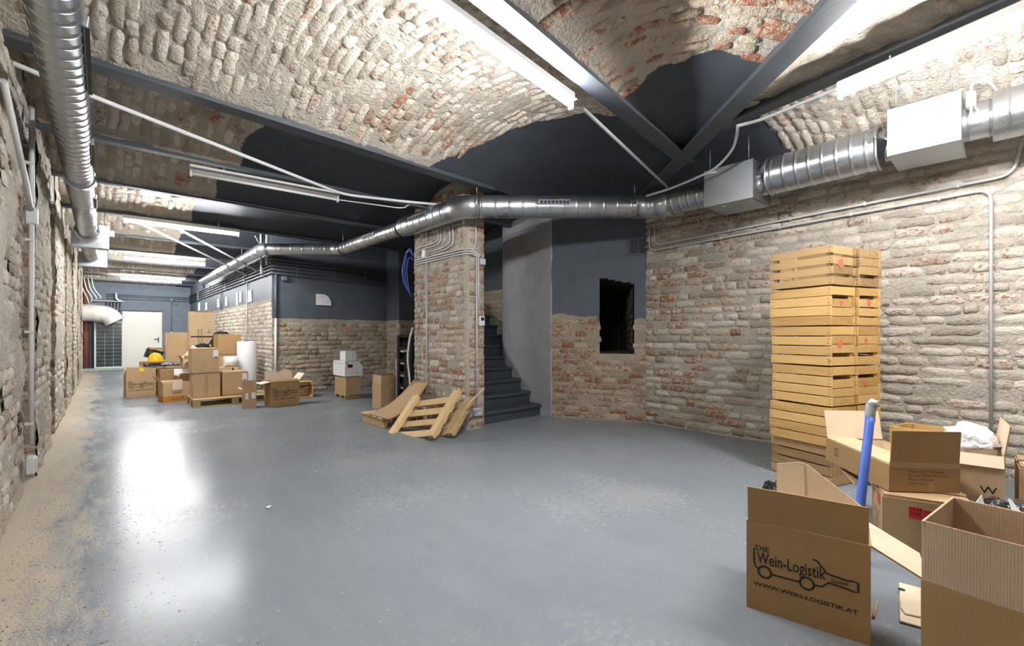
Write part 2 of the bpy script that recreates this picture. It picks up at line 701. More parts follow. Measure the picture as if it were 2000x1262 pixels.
# ---- ventilation grille low in the corner of the painted wall
un = (Vector((NB_[0] - NA[0], NB_[1] - NA[1], 0))).normalized()
nn = un.cross(Vector((0, 0, 1)))
vg = thing('wall_vent', 'dark louvred vent grille set in the charcoal wall above the niche', 'vent')
R3 = Matrix((un, -nn, Vector((0, 0, 1)))).transposed()
c = fn(1.24 / NLEN, 2.42) + nn * .012
for dx in (-.058, .058):
    for k in range(9):
        MB().box(c + un * dx + Vector((0, 0, -.085 + k * .0212)) + nn * .003, (.1, .016, .006), Matrix.Rotation(0, 3, 'Z') @ R3 @ Matrix.Rotation(.5, 3, 'X')).build('slat', 'charcoal', vg)
fr_ = MB()
for dx, dz, sx, sz in ((-.122, 0, .016, .226), (.122, 0, .016, .226), (0, .105, .26, .016), (0, -.105, .26, .016), (0, 0, .014, .2)):
    fr_.box(c + un * dx + Vector((0, 0, dz)), (sx, .02, sz), R3, .002)
fr_.build('frame', 'charcoal', vg)
MB().box(c - nn * .008, (.24, .004, .21), R3).build('backing', 'black', vg)

# ---- curved plaster wall beside the stair
cpts = bend([(4.885, 4.56, 0), (4.95, 5.15, 0), (5.10, 5.95, 0), (5.56, 6.4, 0)], .5, 10)
clen = [0]
for a, b in zip(cpts, cpts[1:]):
    clen.append(clen[-1] + (b - a).length)


def curve_fn(u, v):
    s = u * clen[-1]
    for i in range(len(cpts) - 1):
        if s <= clen[i + 1] or i == len(cpts) - 2:
            t = (s - clen[i]) / (clen[i + 1] - clen[i])
            return cpts[i].lerp(cpts[i + 1], t) + Vector((0, 0, v))


o = sheet('wall_stair', curve_fn, 0, 3.3, clen[-1], .05, sgn=-1, mat='plaster', label='curved grey plastered wall beside the staircase', disp=.008)
# ragged plaster edge where it meets the painted wall
mb = MB()
pe = []
for k in range(45):
    z = k * .075
    pe.append((.015 + .022 * nz(z, 4, 9) + .012 * nz(z, 17, 3), z))
for (w0, z0), (w1, z1) in zip(pe, pe[1:]):
    P = [fn(0, z0), fn(max(0, w0) / NLEN, z0), fn(max(0, w1) / NLEN, z1), fn(0, z1)]
    mb.add([p + nn * .014 for p in P] + [P[1] + nn * 0, P[2] + nn * 0], [(0, 1, 2, 3), (1, 4, 5, 2)])
mb.build('plaster_edge', 'plaster', o)

# ---- pillar: a rounded masonry wall end
pp = [(3.74, 6.3), (3.74, 4.72), (3.70, 4.66), (3.47, 4.66), (3.43, 4.72), (3.43, 5.72), (3.45, 5.92), (3.52, 6.12), (3.63, 6.26), (3.74, 6.3)]
o = None
pil_segs = []
plen = [math.dist(a, b) for a, b in zip(pp, pp[1:])]
ptot = sum(plen)


def pil_fn(u, v):
    s = min(max(u, 0), .99999) * ptot
    for i, L in enumerate(plen):
        if s <= L:
            t = s / L
            return Vector((pp[i][0] + (pp[i + 1][0] - pp[i][0]) * t, pp[i][1] + (pp[i + 1][1] - pp[i][1]) * t, v))
        s -= L
    return Vector((*pp[-1], v))


o = sheet('pillar', pil_fn, 0, 3.3, ptot, .05, sgn=-1, disp=.012, label='rounded brick pillar carrying the grey conduits beside the stairs')
acc = []
for i, L in enumerate(plen[:-1]):
    if L < .12:
        continue
    f2 = line_fn(pp[i], pp[i + 1])
    lay(acc, f2, .02, 3.2, sgn=-1, pitch=.083, lens=(.15, .28), mat=(lambda u, v: 'brick_red' if rnd.random() < .7 else 'brick_mix') if i in (1, 2) else (lambda u, v: 'brick_mix' if rnd.random() < .5 else 'brick_pale'), proud=(.007, .016), miss=.08)
flush(acc, o)
PILLAR = o

# ---- staircase
st = thing('staircase', 'charcoal painted stone stairs rising between pillar and curved wall', 'stairs', kind='structure')
for k in range(1, 12):
    z = .17 * k if k < 6 else .85 + .185 * (k - 5)
    y0 = 4.8 + (.27 * (k - 1) if k < 6 else 1.08 + .22 * (k - 5))
    x1 = 4.93 if k == 1 else 4.98 if k == 2 else 5.3 if k < 6 else 5.5
    prof = [(0, z - .2), (0, z - .055), (-.022, z - .05), (-.032, z - .025), (-.022, z - .004), (0.02, z), (.55, z), (.55, z - .2)]
    mb = MB()
    vv = []
    nx = 8
    for i in range(nx + 1):
        x0_ = max(3.73, .59 * (y0 + .55))
        x = x0_ + (x1 - x0_) * i / nx
        dy = .012 * nz(x, 2.2, k) + .03 * max(0, (i - nx + 1)) * (1 if k < 3 else 0)
        for (py_, pz) in prof:
            vv.append((x, y0 + py_ + dy, max(0, pz + .006 * nz(x, 3, k + 5))))
    m_ = len(prof)
    ff = []
    for i in range(nx):
        for q in range(m_):
            a, b = i * m_ + q, i * m_ + (q + 1) % m_
            ff.append((a, a + m_, b + m_, b))
    ff += [tuple(reversed(range(m_))), tuple(range(nx * m_, nx * m_ + m_))]
    mb.add(vv, ff, False).build('step', 'char_step', st)

# ---- back part of the right wall, beyond the stair
fn2 = line_fn((XR, 9.3), (XR, 6.2))
pf = lambda u, v: v - 2.05
o = sheet('wall_stairwell', fn2, 0, 3.35, 3.1, .12, paint=pf, mat='mortar_block', label='dark brick wall behind the stairs', disp=.01)
acc = []
lay(acc, fn2, .05, 2.05, pitch=.085, mat='brick_tan')
flush(acc, o, 60)

# ---- block wall: charcoal above, rubble brick below, facing the camera
BW = [(2.5, 9.9), (4.95, 9.9), (4.95, 9.3), (XR, 9.3)]
bw = thing('wall_block', 'rubble brick wall with charcoal paint above, facing the room', None, kind='structure')
acc = []
for i, (a, b) in enumerate(zip(BW, BW[1:])):
    f3 = line_fn(a, b)
    pf = lambda u, v: v - 1.54 - .012 * nz(u * 3, 3, i)
    sheet('wall_face', f3, 0, 3.35, math.dist(a, b), .06, sgn=1, paint=pf, mat='mortar_block', parent=bw, disp=.016)
    lay(acc, f3, .03, 1.56, pitch=.095, lens=(.15, .30), paint=lambda u, v: pf(u, v) + .045, painted=False, mat=lambda u, v: 'brick_mix' if rnd.random() < .22 else 'brick_tan', proud=(.010, .026), miss=.08)
flush(acc, bw)

# ---- corridor wall on the right of the corridor
f4 = line_fn((2.5, YF), (2.5, 9.9))
CW = YF - 9.9
pf4 = lambda u, v: v - 1.93 - .012 * nz(u * CW, 2, 8)
o = sheet('wall_corridor', f4, 0, 3.35, CW, .08, paint=pf4, mat='mortar_block', disp=.012, label='bright corridor wall, pale brick below a charcoal painted band')
acc = []
lay(acc, f4, .03, 1.95, pitch=.085, lens=(.14, .28), paint=lambda u, v: pf4(u, v) + .045, painted=False, mat='brick_pale', proud=(.008, .018))
flush(acc, o)

# ---- far wall with the cream door
o = sheet('wall_far', line_fn((-1.5, YF), (2.55, YF)), 0, 3.4, 4.05, .2, paint=lambda u, v: 1.0, mat='mortar_far', label='blue grey painted end wall of the corridor with a cream door', disp=.004)
dr = thing('door_1', 'cream coloured metal door closing the far end of the corridor', None, kind='structure')
dx0, dx1, dz = .56, 1.60, 2.06
MB().box(((dx0 + dx1) / 2, YF - .03, dz / 2), (dx1 - dx0, .05, dz - .02), None, .004).build('door_leaf', 'door', dr)
mb = MB()
for x in (dx0 - .02, dx1 + .02):
    mb.box((x, YF - .025, dz / 2), (.04, .07, dz), None, .004)
mb.build('door_frame', 'door', dr)
MB().box(((dx0 + dx1) / 2, YF - .03, dz + .012), (dx1 - dx0 + .1, .09, .035), None, .004).build('door_head', 'black', dr)
hd = MB().box((dx1 - .07, YF - .065, 1.03), (.035, .015, .2), None, .004).build('handle_plate', 'steel_dark', dr)
MB().tube([(dx1 - .07, YF - .06, 1.06), (dx1 - .07, YF - .115, 1.06), (dx1 - .2, YF - .115, 1.06)], .011, 8).build('handle_lever', 'steel_dark', hd)

# ---- left wall with its piers and recesses
wl = thing('wall_left', 'rough brick wall of piers and narrow recesses along the left', None, kind='structure')
piers = [(YBACK, 5.02, -.45), (5.6, 7.1, -.425), (7.86, 9.6, -.43), (10.3, 11.9, -.43), (12.6, 14.2, -.43), (14.9, 16.4, -.43), (17.0, 18.2, -.43)]
RD = -.78
acc = []
zfull = 3.3
for i, (a, b, xf) in enumerate(piers):
    prof = [((RD, a), (xf, a))] if i else []
    prof.append(((xf, a), (xf, b)))
    prof.append(((xf, b), (RD, b)))
    if i + 1 < len(piers):
        prof.append(((RD, b), (RD, piers[i + 1][0])))
    for (p, q) in prof:
        f5 = line_fn(p, q)
        L = math.dist(p, q)
        side = p[1] == q[1]
        if side and p[0] == xf:
            sheet('wall_face', f5, 0, zfull, L, .12, parent=wl, disp=.01)
            continue
        sheet('wall_face', f5, 0, zfull, L, .06 if a < 9 else .12, parent=wl, disp=.03 if not side else .012, mat='mortar_dark' if side else 'mortar')  # shade of the pier sides is put into a darker mortar colour
        if p[0] == RD and q[0] == RD:
            continue
        if i == 0 and not side:
            f5 = line_fn((xf, 1.6), (xf, b))
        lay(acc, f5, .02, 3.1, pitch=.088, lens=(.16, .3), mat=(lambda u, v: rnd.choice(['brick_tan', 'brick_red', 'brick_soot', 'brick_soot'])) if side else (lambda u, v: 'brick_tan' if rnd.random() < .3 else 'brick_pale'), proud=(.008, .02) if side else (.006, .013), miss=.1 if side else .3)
    if i + 1 < len(piers):
        mb = MB()
        y0, y1 = b, piers[i + 1][0]
        mb.box(((RD + XL) / 2, (y0 + y1) / 2, 3.06), (XL - RD + .02, y1 - y0 + .1, .55), None, .02)
        mb.build('lintel', 'mortar', wl)
flush(acc, wl)
mb = MB()
mb.add([(-1.5, 18.2, 0), (-1.5, YF, 0), (-1.5, YF, 3.4), (-1.5, 18.2, 3.4), (RD, 18.2, 0), (RD, 18.2, 3.4)], [(0, 1, 2, 3), (4, 0, 3, 5)])
mb.build('wall_face', 'mortar', wl)

# ---- the wall behind the camera closes the room
sheet('wall_back', line_fn((6.0, YBACK), (-1.0, YBACK)), 0, 3.4, 7, .4, label='plain wall behind the viewer', disp=.01)

# ---- ceiling: brick vaults sprung between steel beams
L1 = lambda x: 4.13 + .07 * x
APX = Vector((4.35, 2.276, 0))
CDIR = Vector((-.659, -.752, 0))


def lower_A(x):
    return 1.68 + .137 * x if x < APX.x else APX.y + 1.14 * (x - APX.x)


def vault(label, fn, v0, v1, width, paint, mat='brick_pale', pitch=.078, limit=300, step=.07, edge=.05, lens=(.19, .33), proud=(.012, .026), vok=None, stepok=None, disp=.02, joint=.84, miss=.05):
    p, tu, n = frame(fn, .5, (v0 + v1) / 2, 1)
    sgn = 1 if n.z < 0 else -1
    o = sheet('ceiling', fn, v0, v1, width, step, sgn=sgn, paint=paint, label=label, disp=disp)
    acc = []
    lay(acc, fn, v0, v1, sgn=sgn, pitch=pitch, lens=lens, ok=lambda u, v: edge < u < 1 - edge and (vok is None or vok(u, v)), paint=paint, mat=mat, proud=proud, miss=miss, joint=joint, painted=False)
    flush(acc, o, limit)
    return o


def bayA(u, x):
    a, b = Vector((x, L1(x), ZB + .02)), Vector((x, lower_A(x), ZB + .02))
    p = a.lerp(b, u)
    p.z += .125 * abs(b.y - a.y) * 4 * u * (1 - u)
    return p


vault('large pale brick vault above the floor, lit by the long tube', bayA, -.6, 5.5, 2.4,
      lambda u, x: x - (2.62 + 1.6 * u - .95 * u * u + .1 * nz(u, 5, 2)), mat=lambda u, v: 'brick_mix' if u < .35 and v > 1.6 and rnd.random() < .8 else 'brick_pale')


def bayB(u, t):
    a = APX + Vector((-t, -.137 * t, 0))
    b = APX + CDIR * t
    p = a.lerp(b, u)
    p.z = ZB + .02 + .15 * min((a - b).length, 2.2) * 4 * u * (1 - u)
    return p


vault('wedge shaped reddish brick vault between the two joining beams', bayB, .015, 5.6, 1.9,
      lambda u, t: 1.38 + .25 * u - t + .12 * nz(u, 4, 7), mat=lambda u, v: 'brick_red' if rnd.random() < .3 else 'brick_mix', edge=.07)

APC = Vector((3.95, 1.80, 0))


def bayC(u, t):
    a = APC + CDIR * t
    b = Vector((3.95, 1.62, 0)) + Vector((-.2, -1.0, 0)) * t
    p = a.lerp(b, u)
    p.z = ZB + .02 + .12 * min((a - b).length, 2.0) * 4 * u * (1 - u)
    return p


vault('small rough brick vault beside the right hand tube light', bayC, .05, 4.2, 1.4, None, mat='brick_pale', edge=.14, proud=(.008, .02), disp=.035, miss=.3, limit=120)


def xD(y):
    return 3.95 - .2 * (1.62 - y) if y < 1.80 else APX.x + (y - APX.y) / 1.14


def bayD(u, y):
    x0 = xD(y)
    p = Vector((x0 + (XR + .02 - x0) * u, y, ZB + .02 - .22 * u * u))
    p.z += .17 * (XR - x0) * 4 * u * (1 - u) * .8
    return p


vault('pale brick vault leaning on the right hand wall above the duct', bayD, YBACK, 3.55, 1.75,
      lambda u, y: y - (1.42 + .16 * math.sin(u * 3.1) + .05 * nz(u, 4, 5)), mat='brick_pale', pitch=.085, lens=(.2, .3), edge=.06)

BY = [None, 5.65, 7.2, 8.9, 10.8, 12.7, 14.6, 16.5, 18.4, 20.1, YF]
BORD = ['first', 'second', 'third', 'fourth', 'fifth', 'sixth', 'seventh', 'eighth', 'ninth', 'tenth']
for i in range(10):
    y0 = BY[i]
    y1 = BY[i + 1]
    x1 = XR + .02 if y1 < 9.5 else 2.55 if y0 and y0 > 9.5 else XR + .02
    xb = 1.1 if i < 4 else 1.2 if i < 5 else 2.02

    def bay(u, x, y0=y0, y1=y1, xb=xb):
        a = L1(x) if y0 is None else y0
        y = a + (y1 - a) * u
        return Vector((x, y, ZB + .02 + .15 * (y1 - a) * 4 * u * (1 - u)))
    vault('%s shallow brick vault counted along the corridor' % BORD[i], bay, -1.5 if i > 7 else -.6, x1, 1.6,
          lambda u, x, xb=xb, i=i: x - (xb + .1 * nz(u, 3, i)), mat='brick_pale' if i > 2 else lambda u, v: 'brick_mix' if v > .55 and rnd.random() < .6 else 'brick_pale',
          limit=170 if i < 3 else 90 if i < 6 else 0, step=.08 if i < 3 else .13, edge=.07,
          vok=lambda u, x: x < 2.3)


def beam(label, a, b, flange=.13, depth=.2, mat='charcoal_deep'):
    t = thing('steel_beam', label, 'beam', kind='structure')
    a, b = Vector(a), Vector(b)
    up = Vector((0, 0, 1))
    MB().seg(a + up * .012, b + up * .012, flange, .024, ch=.004).build('bottom_flange', mat, t)
    MB().seg(a + up * .1, b + up * .1, flange * .5, depth - .03).build('web', mat, t)
    return t


beam('long charcoal beam ending at the brick pillar', (-.6, L1(-.6), ZB - .02), (3.6, L1(3.6), ZB - .02), .15)
beam('charcoal beam behind the near tube light, left arm of the fork', (-.6, lower_A(-.6), ZB - .03), (4.5, 2.29, ZB - .03), .15)
beam('charcoal beam slanting to the back corner, right arm of the fork', APX + CDIR * 5.6 + Vector((0, 0, ZB - .037)), (5.45, 3.53, ZB - .037), .17)
beam('charcoal beam above the right hand tube light', (3.11, YBACK, ZB - .02), (3.97, 1.72, ZB - .02), .13)
for i in range(1, 10):
    y = BY[i]
    beam('%s thin steel beam crossing the corridor ceiling' % BORD[i], (-.6 if i < 8 else -1.5, y, ZB - .01), (XR if y < 9.5 else 2.52, y, ZB - .01), .09)


# ================================================================ LIGHTS
def light(label, a, b, on='tube_on', group=None):
    """a fluorescent fitting: channel, reflector lip, lamp holders, one tube"""
    a, b = Vector(a), Vector(b)
    t = thing('tube_light', label, 'light', group=group)
    d = (b - a).normalized()
    up = Vector((0, 0, 1))
    MB().seg(a + up * .065, b + up * .065, .06, .055, ch=.008).build('housing', 'white', t)
    MB().seg(a + up * .036, b + up * .036, .095, .006, ch=.002).build('reflector', 'white', t)
    for p in (a + d * .012, b - d * .012):
        MB().seg(p - d * .011 - up * .0, p + d * .011, .04, .065, ch=.006).build('lamp_holder', 'white', t)
    MB().tube([a + d * .024, b - d * .024], .0165, 8).build('tube', on, t)
    for p in (a.lerp(b, .2), a.lerp(b, .8)):
        MB().tube([p + up * .09, p + up * .42], .006, 6).build('hanger_rod', 'white', t)
    return t


light('bright lit tube light under the big vault, nearest the viewer', (1.06, 1.99, 2.88), (2.56, 2.19, 2.88))
light('bright lit tube light at the top right above the sheet metal box', (3.80, .84, 2.86), (3.45, -.62, 2.86))
light('unlit tube light on the dark second beam', (.67, 5.74, 2.88), (2.18, 5.64, 2.88), on='tube_off')
light('lit tube light nearest of three down the corridor', (.22, 8.88, 2.9), (1.73, 8.84, 2.9), 'tube_far')
light('lit tube light in the middle of three down the corridor', (.35, 13.2, 2.9), (1.86, 13.2, 2.9), 'tube_far')
light('lit tube light at the far end of the corridor', (.40, 18.1, 2.9), (1.91, 18.1, 2.9), 'tube_far')


# ================================================================ DUCTS
def ribbed(p0, p1, r, pitch=.11, rib=.004, n=28):
    p0, p1 = Vector(p0), Vector(p1)
    L = (p1 - p0).length
    pts, rs = [], []
    def put(s, rr):
        pts.append(p0.lerp(p1, s / L)); rs.append(rr)
    put(0, r); put(.012, r)
    s = pitch / 2
    while s < L - .03:
        put(s - .02, r); put(s - .0075, r); put(s - .003, r + rib * 1.3); put(s + .003, r + rib * 1.3); put(s + .0075, r); put(s + .02, r)
        s += pitch
    put(L - .012, r); put(L, r)
    return MB().tube(pts, rs, n)


def ring(p, d, r, h, mat, parent, name='collar', n=28):
    p, d = Vector(p), Vector(d).normalized()
    return MB().tube([p - d * h / 2, p - d * h / 2, p + d * h / 2, p + d * h / 2], [r * .9, r, r, r * .9], n).build(name, mat, parent)


def grille(p, d, nrm, L, h, parent, bars=14, r=None):
    """black slotted air outlet let into a duct"""
    p, d, nrm = Vector(p), Vector(d).normalized(), Vector(nrm).normalized()
    w = d.cross(nrm).normalized()
    R = Matrix((d, w, nrm)).transposed()
    g = MB().box(p, (L, h, .012), R, .003).build('air_outlet', 'steel_dark', parent)
    for k in range(bars):
        MB().box(p + d * (-L / 2 + (k + .5) * L / bars) + nrm * .008, (L / bars * .42, h * .62, .006), R).build('louvre', 'galv_flat' if k % 2 else 'black', g)
    mb = MB()
    for s in (-1, 1):
        mb.box(p + w * s * h * .5 + nrm * .006, (L + .02, .012, .012), R)
        mb.box(p + d * s * L * .5 + nrm * .006, (.012, h, .012), R)
    mb.build('outlet_frame', 'galv_flat', g)


DZ = 2.75
pA, pB, pC, pD, pE = (Vector((4.95, 2.95, DZ)), Vector((3.24, 4.48, DZ)), Vector((3.20, 8.19, DZ)), Vector((2.14, 9.11, DZ)), Vector((2.15, 15.6, DZ)))
md = thing('ventilation_duct', 'long galvanised duct bending round the pillar and down the corridor', 'duct', (0, 0, 0))
RB, RS = .135, .102
uAB = (pB - pA).normalized()
e0, e1 = pA + uAB * .22, pB - uAB * .2
ribbed(e0, e1, RB, .16, .003).build('duct_section', 'galv', md)
uBC = (pC - pB).normalized()
q0 = pB + uBC * .25
q1 = pB + uBC * 1.45
MB().tube(bend([e1, pB, q0], .32, 4), RB + .004, 28).build('elbow', 'galv', md)
ribbed(q0, q1, RB, .16, .003).build('duct_section', 'galv', md)
ring(q1, uBC, RB + .006, .03, 'black', md, 'gasket')
MB().tube([q1, q1 + uBC * .12, q1 + uBC * .14], [RB, RS, RS], 28).build('reducer', 'galv', md)
c1 = pC - uBC * .12
ribbed(q1 + uBC * .14, c1, RS, .14, .003).build('duct_section', 'galv', md)
ring(c1, uBC, RS + .006, .025, 'black', md, 'gasket')
uCD = (pD - pC).normalized()
MB().tube(bend([c1, pC, pC + uCD * .15], .14, 4), RS + .003, 28).build('elbow', 'galv', md)
ribbed(pC + uCD * .15, pD - uCD * .13, RS, .2, .0025).build('duct_section', 'galv', md)
uDE = (pE - pD).normalized()
MB().tube(bend([pD - uCD * .13, pD, pD + uDE * .15], .14, 4), RS + .003, 28).build('elbow', 'galv', md)
ribbed(pD + uDE * .15, pE, RS, .14, .003).build('duct_section', 'galv', md)
ring(pD + uDE * 2.6, uDE, RS + .006, .03, 'black', md, 'gasket')
ring(pE - uDE * .05, uDE, RS + .008, .05, 'galv', md, 'end_collar')
tocam = lambda p: (Vector((0, 0, CAMH)) - p)


def side_normal(p, d):
    n = Vector((-p.x, -p.y, 0))
    n = n - d * n.dot(d)
    n.normalize()
    return (n + Vector((0, 0, .12))).normalized()


for s_, L_ in ((.53, .36),):
    p = pA.lerp(pB, s_)
    n = side_normal(p, uAB)
    grille(p + n * (RB + .001), uAB, n, L_, .05, md, 16)
p = pB + uBC * .85
n = side_normal(p, uBC)
grille(p + n * (RB + .001), uBC, n, .45, .05, md, 14)
for s_ in (1.75 / 3.71 * 1.35,):
    p = pB.lerp(pC, s_)
    n = side_normal(p, uBC)
    grille(p + n * (RS + .001), uBC, n, .4, .05, md, 10)
for p, r in ((pA.lerp(pB, .93), RB), (pA.lerp(pB, .1), RB), (pB.lerp(pC, .97), RS), (pD.lerp(pE, .25), RS), (pD.lerp(pE, .6), RS)):
    d = uAB if (p - pA).length < 2.4 else uBC if p.x > 3.1 else uDE
    ring(p, d, r + .007, .022, 'galv_flat', md, 'strap')
    MB().tube([p + Vector((0, 0, r)), p + Vector((0, 0, .33))], .005, 6).build('hanger_rod', 'galv_flat', md)

# ---- duct along the right wall with its two sheet metal boxes
rd = thing('wall_duct', 'galvanised duct line with silencers along the right wall', 'duct')
YD = Vector((0, -1, 0))
MB().tube(bend([e0, pA, pA + YD * .24], .3, 4), RB + .004, 28).build('elbow', 'galv', rd)
ribbed(pA + YD * .24, (4.95, 2.2, DZ), RB, .1, .003).build('duct_section', 'galv', rd)
ring((4.95, 2.26, DZ), YD, RB + .008, .02, 'black', rd, 'gasket')
ring((4.95, 2.25 - .52, DZ), YD, RB + .004, .16, 'galv', rd, 'spigot')
ring((4.95, 1.675, 2.77), YD, RB + .012, .02, 'black', rd, 'gasket')
b1, b2 = (4.95, 1.655, 2.78), (4.95, .80, 2.80)
ribbed(b1, b2, .178, .105, .004, 36).build('silencer_drum', 'galv', rd)
ring(b1, YD, .182, .02, 'galv_flat', rd, 'end_rim', 36)
ring(b2, YD, .184, .022, 'galv_flat', rd, 'end_rim', 36)
ring((4.95, .75, 2.81), YD, .128, .14, 'galv', rd, 'spigot')
ribbed((4.95, .30, 2.83), (4.95, .10, 2.83), RB, .1, .003).build('duct_section', 'galv', rd)
ribbed((4.95, .13, 2.83), (4.95, -2.4, 2.83), .18, .16, .004, 36).build('silencer_drum', 'galv', rd)


def metal_box(name, x0, x1, y0, y1, z0, z1, parent, small):
    b = MB().box(((x0 + x1) / 2, (y0 + y1) / 2, (z0 + z1) / 2), (x1 - x0, y1 - y0, z1 - z0), None, .004).build(name, 'galv_flat', parent)
    for y in (y0 + .006, y1 - .006):
        mb = MB()
        for z in (z0 + .006, z1 - .006):
            mb.box(((x0 + x1) / 2, y, z), (x1 - x0 + .008, .012, .012))
        for x in (x0 + .004, x1 - .004):
            mb.box((x, y, (z0 + z1) / 2), (.012, .014, z1 - z0))
        mb.build('folded_edge', 'galv_flat', b)
    for y in (y0 + .05, y1 - .05):
        MB().tube([(x0 + .03, y, z1), (x0 + .03, y, z1 + .35)], .005, 6).build('hanger_rod', 'galv_flat', b)
    return b


bx1 = metal_box('silencer_box', 4.72, 5.19, 1.735, 2.22, 2.545, 2.93, rd, True)
MB().box((4.716, 2.14, 2.895), (.004, .1, .02), Matrix.Rotation(.12, 3, 'X'), .001).build('sticker', 'white', bx1)
MB().box((4.717, 2.0, 2.76), (.003, .045, .012), Matrix.Rotation(-.6, 3, 'X')).build('sticker', plain('pink_sticker', (.6, .3, .25)), bx1)
MB().box((4.8, 2.05, 2.543), (.05, .03, .003)).build('sticker', 'white', bx1)
bx2 = metal_box('heater_box', 4.70, 5.20, .285, .708, 2.64, 3.015, rd, False)
jb = MB().box((4.76, .235, 2.93), (.09, .05, .11), None, .008).build('terminal_box', 'white', bx2)
MB().tube(bend([(4.74, .235, 2.88), (4.74, .235, 2.78), (4.78, .2, 2.75), (4.80, .2, 2.86), (4.80, .23, 2.9)], .03), .007, 8).build('cable', 'white', bx2)
MB().tube(bend([(4.76, .235, 2.985), (4.76, .235, 3.06), (4.85, .15, 3.08), (4.95, .1, 3.0)], .05), .008, 8).build('cable', 'white', bx2)

# ---- duct along the left wall
ld = thing('corridor_duct', 'galvanised spiral duct running along the left wall', 'duct')
LX, LZ = -.163, 2.70
ribbed((LX, YBACK, LZ), (LX, 2.33, LZ), RS + .003, .115, .003, 32).build('duct_section', 'galv', ld)
ring((LX, 2.36, LZ), (0, 1, 0), RS + .006, .02, 'black', ld, 'gasket', 32)
ribbed((LX, 2.38, LZ), (LX, 5.85, LZ), RS, .115, .003, 32).build('duct_section', 'galv', ld)
ring((LX, 5.93, LZ), (0, 1, 0), RS + .016, .12, 'galv', ld, 'collar', 32)
ring((LX, 6.0, LZ), (0, 1, 0), RS + .012, .02, 'black', ld, 'gasket', 32)
ribbed((LX, 5.98, LZ), (LX, 8.9, LZ), RS, .07, .003, 32).build('duct_section', 'galv', ld)
ring((LX, 9.0, LZ), (0, 1, 0), RS + .035, .32, 'galv', ld, 'sleeve', 32)
for y in (9.35, 11.9):
    b = MB().box((LX + .03, y, 2.69), (.42, .16, .36), None, .006).build('damper_box', 'galv_flat', ld)
    MB().box((LX + .27, y, 2.76), (.06, .08, .08), None, .006).build('actuator', 'white', b)
    MB().tube([(LX + .2, y, 2.86), (LX + .2, y, 3.1)], .006, 6).build('hanger_rod', 'galv_flat', b)
ribbed((LX, 9.43, LZ), (LX, 11.85, LZ), RS, .1, .003).build('duct_section', 'galv', ld)
ribbed((LX, 11.98, LZ), (LX, 12.6, LZ), RS, .1, .003).build('duct_section', 'galv', ld)
for y0, L_ in ((2.95, .8), (4.75, .6), (6.6, .5)):
    mb = MB()
    n = Vector((.97, 0, -.12)).normalized()
    c = Vector((LX, y0 + L_ / 2, LZ)) + n * (RS + .004)
    R = Matrix((Vector((0, 1, 0)), Vector((0, 1, 0)).cross(n) * -1, n)).transposed()
    g = MB().box(c, (L_, .06, .016), R, .003).build('air_outlet', 'galv_flat', ld)
    MB().box(c + n * .004 + Vector((0, 0, -.031)), (L_, .006, .018), R).build('outlet_slot', 'black', g)


# ================================================================ CONDUITS AND CABLES
def conduit(label, pts, r=.011, mat='conduit', bendr=.07, clips=0, parent=None, name='conduit', cat='conduit', normal=None):
    path = bend(pts, bendr) if len(pts) > 2 else [Vector(p) for p in pts]
    if parent:
        return MB().tube(path, r, 8).build(name, mat, parent)
    o = thing(name, label, cat)
    MB().tube(path, r, 8).build('pipe', mat, o)
    if clips:
        P = [Vector(p) for p in pts]
        for a, b in zip(P, P[1:]):
            L = (b - a).length
            d = (b - a).normalized()
            k = max(1, int(L / clips)) if L > .4 else 0
            for i in range(k):
                p = a + d * L * (i + .5) / k
                MB().seg(p - d * .012, p + d * .012, r * 3.0, r * 2.8, up=normal or (0, 0, 1), ch=.003).build('clip', mat, o)
    return o


xw = XR - .045
conduit('upper of two grey conduits along the right brick wall', [(xw, 3.25, 2.66), (xw, 3.25, 2.40), (xw, .03, 2.50), (xw - .02, -.02, 2.78)], .012, clips=.55, bendr=.1)
conduit('lower grey conduit on the right brick wall, turning down to the floor', [(xw, 3.33, 2.66), (xw, 3.33, 2.335), (xw, .155, 2.415), (xw, .155, .05)], .012, clips=.55, bendr=.09)

# pillar conduits
xp = 3.43 - .02
pc = thing('pillar_conduits', 'bundle of grey conduits wrapped round the top of the pillar', 'conduits')
for k, (yy, zz) in enumerate(((5.30, 2.62), (5.24, 2.62), (5.02, 2.62), (4.95, 2.62))):
    conduit('', [(xp, yy, 2.95), (xp, yy, 2.50 - .03 * k), (xp, yy + .12, 2.47 - .035 * k), (xp, 5.75, 2.47 - .035 * k), (xp + .05, 6.0, 2.46 - .035 * k), (xp + .2, 6.28, 2.45 - .035 * k)] if k < 2 else
            [(xp, yy, 2.95), (xp, yy, 2.48 - .03 * k), (xp, yy + .15, 2.44 - .03 * k), (xp, 5.66, 2.42 - .03 * k)], .011, bendr=.06, parent=pc, name='pipe')
for k in range(3):
    z = 2.30 - .032 * k
    conduit('', [(3.62, 4.63, 2.22 - .0 * k), (3.56, 4.63, 2.25 - .02 * k), (3.46, 4.635, z), (xp, 4.75, z), (xp, 5.75, z), (xp + .05, 6.0, z), (xp + .2, 6.28, z)], .011, bendr=.08, parent=pc, name='pipe')
conduit('', [(3.55, 4.64, 2.95), (3.55, 4.64, 2.38), (3.5, 4.64, 2.28)], .011, bendr=.05, parent=pc, name='pipe')
MB().box((xp, 5.66, 2.36), (.04, .09, .12), None, .008).build('junction_box', 'conduit', pc)
conduit('long thin grey conduit down the left face of the pillar', [(xp, 5.60, 2.3), (xp, 5.60, .05)], .011, clips=.6)
conduit('', [(xp, 5.60, 2.95), (xp, 5.60, 2.42)], .009, parent=pc, name='pipe')
yp = 4.66 - .03
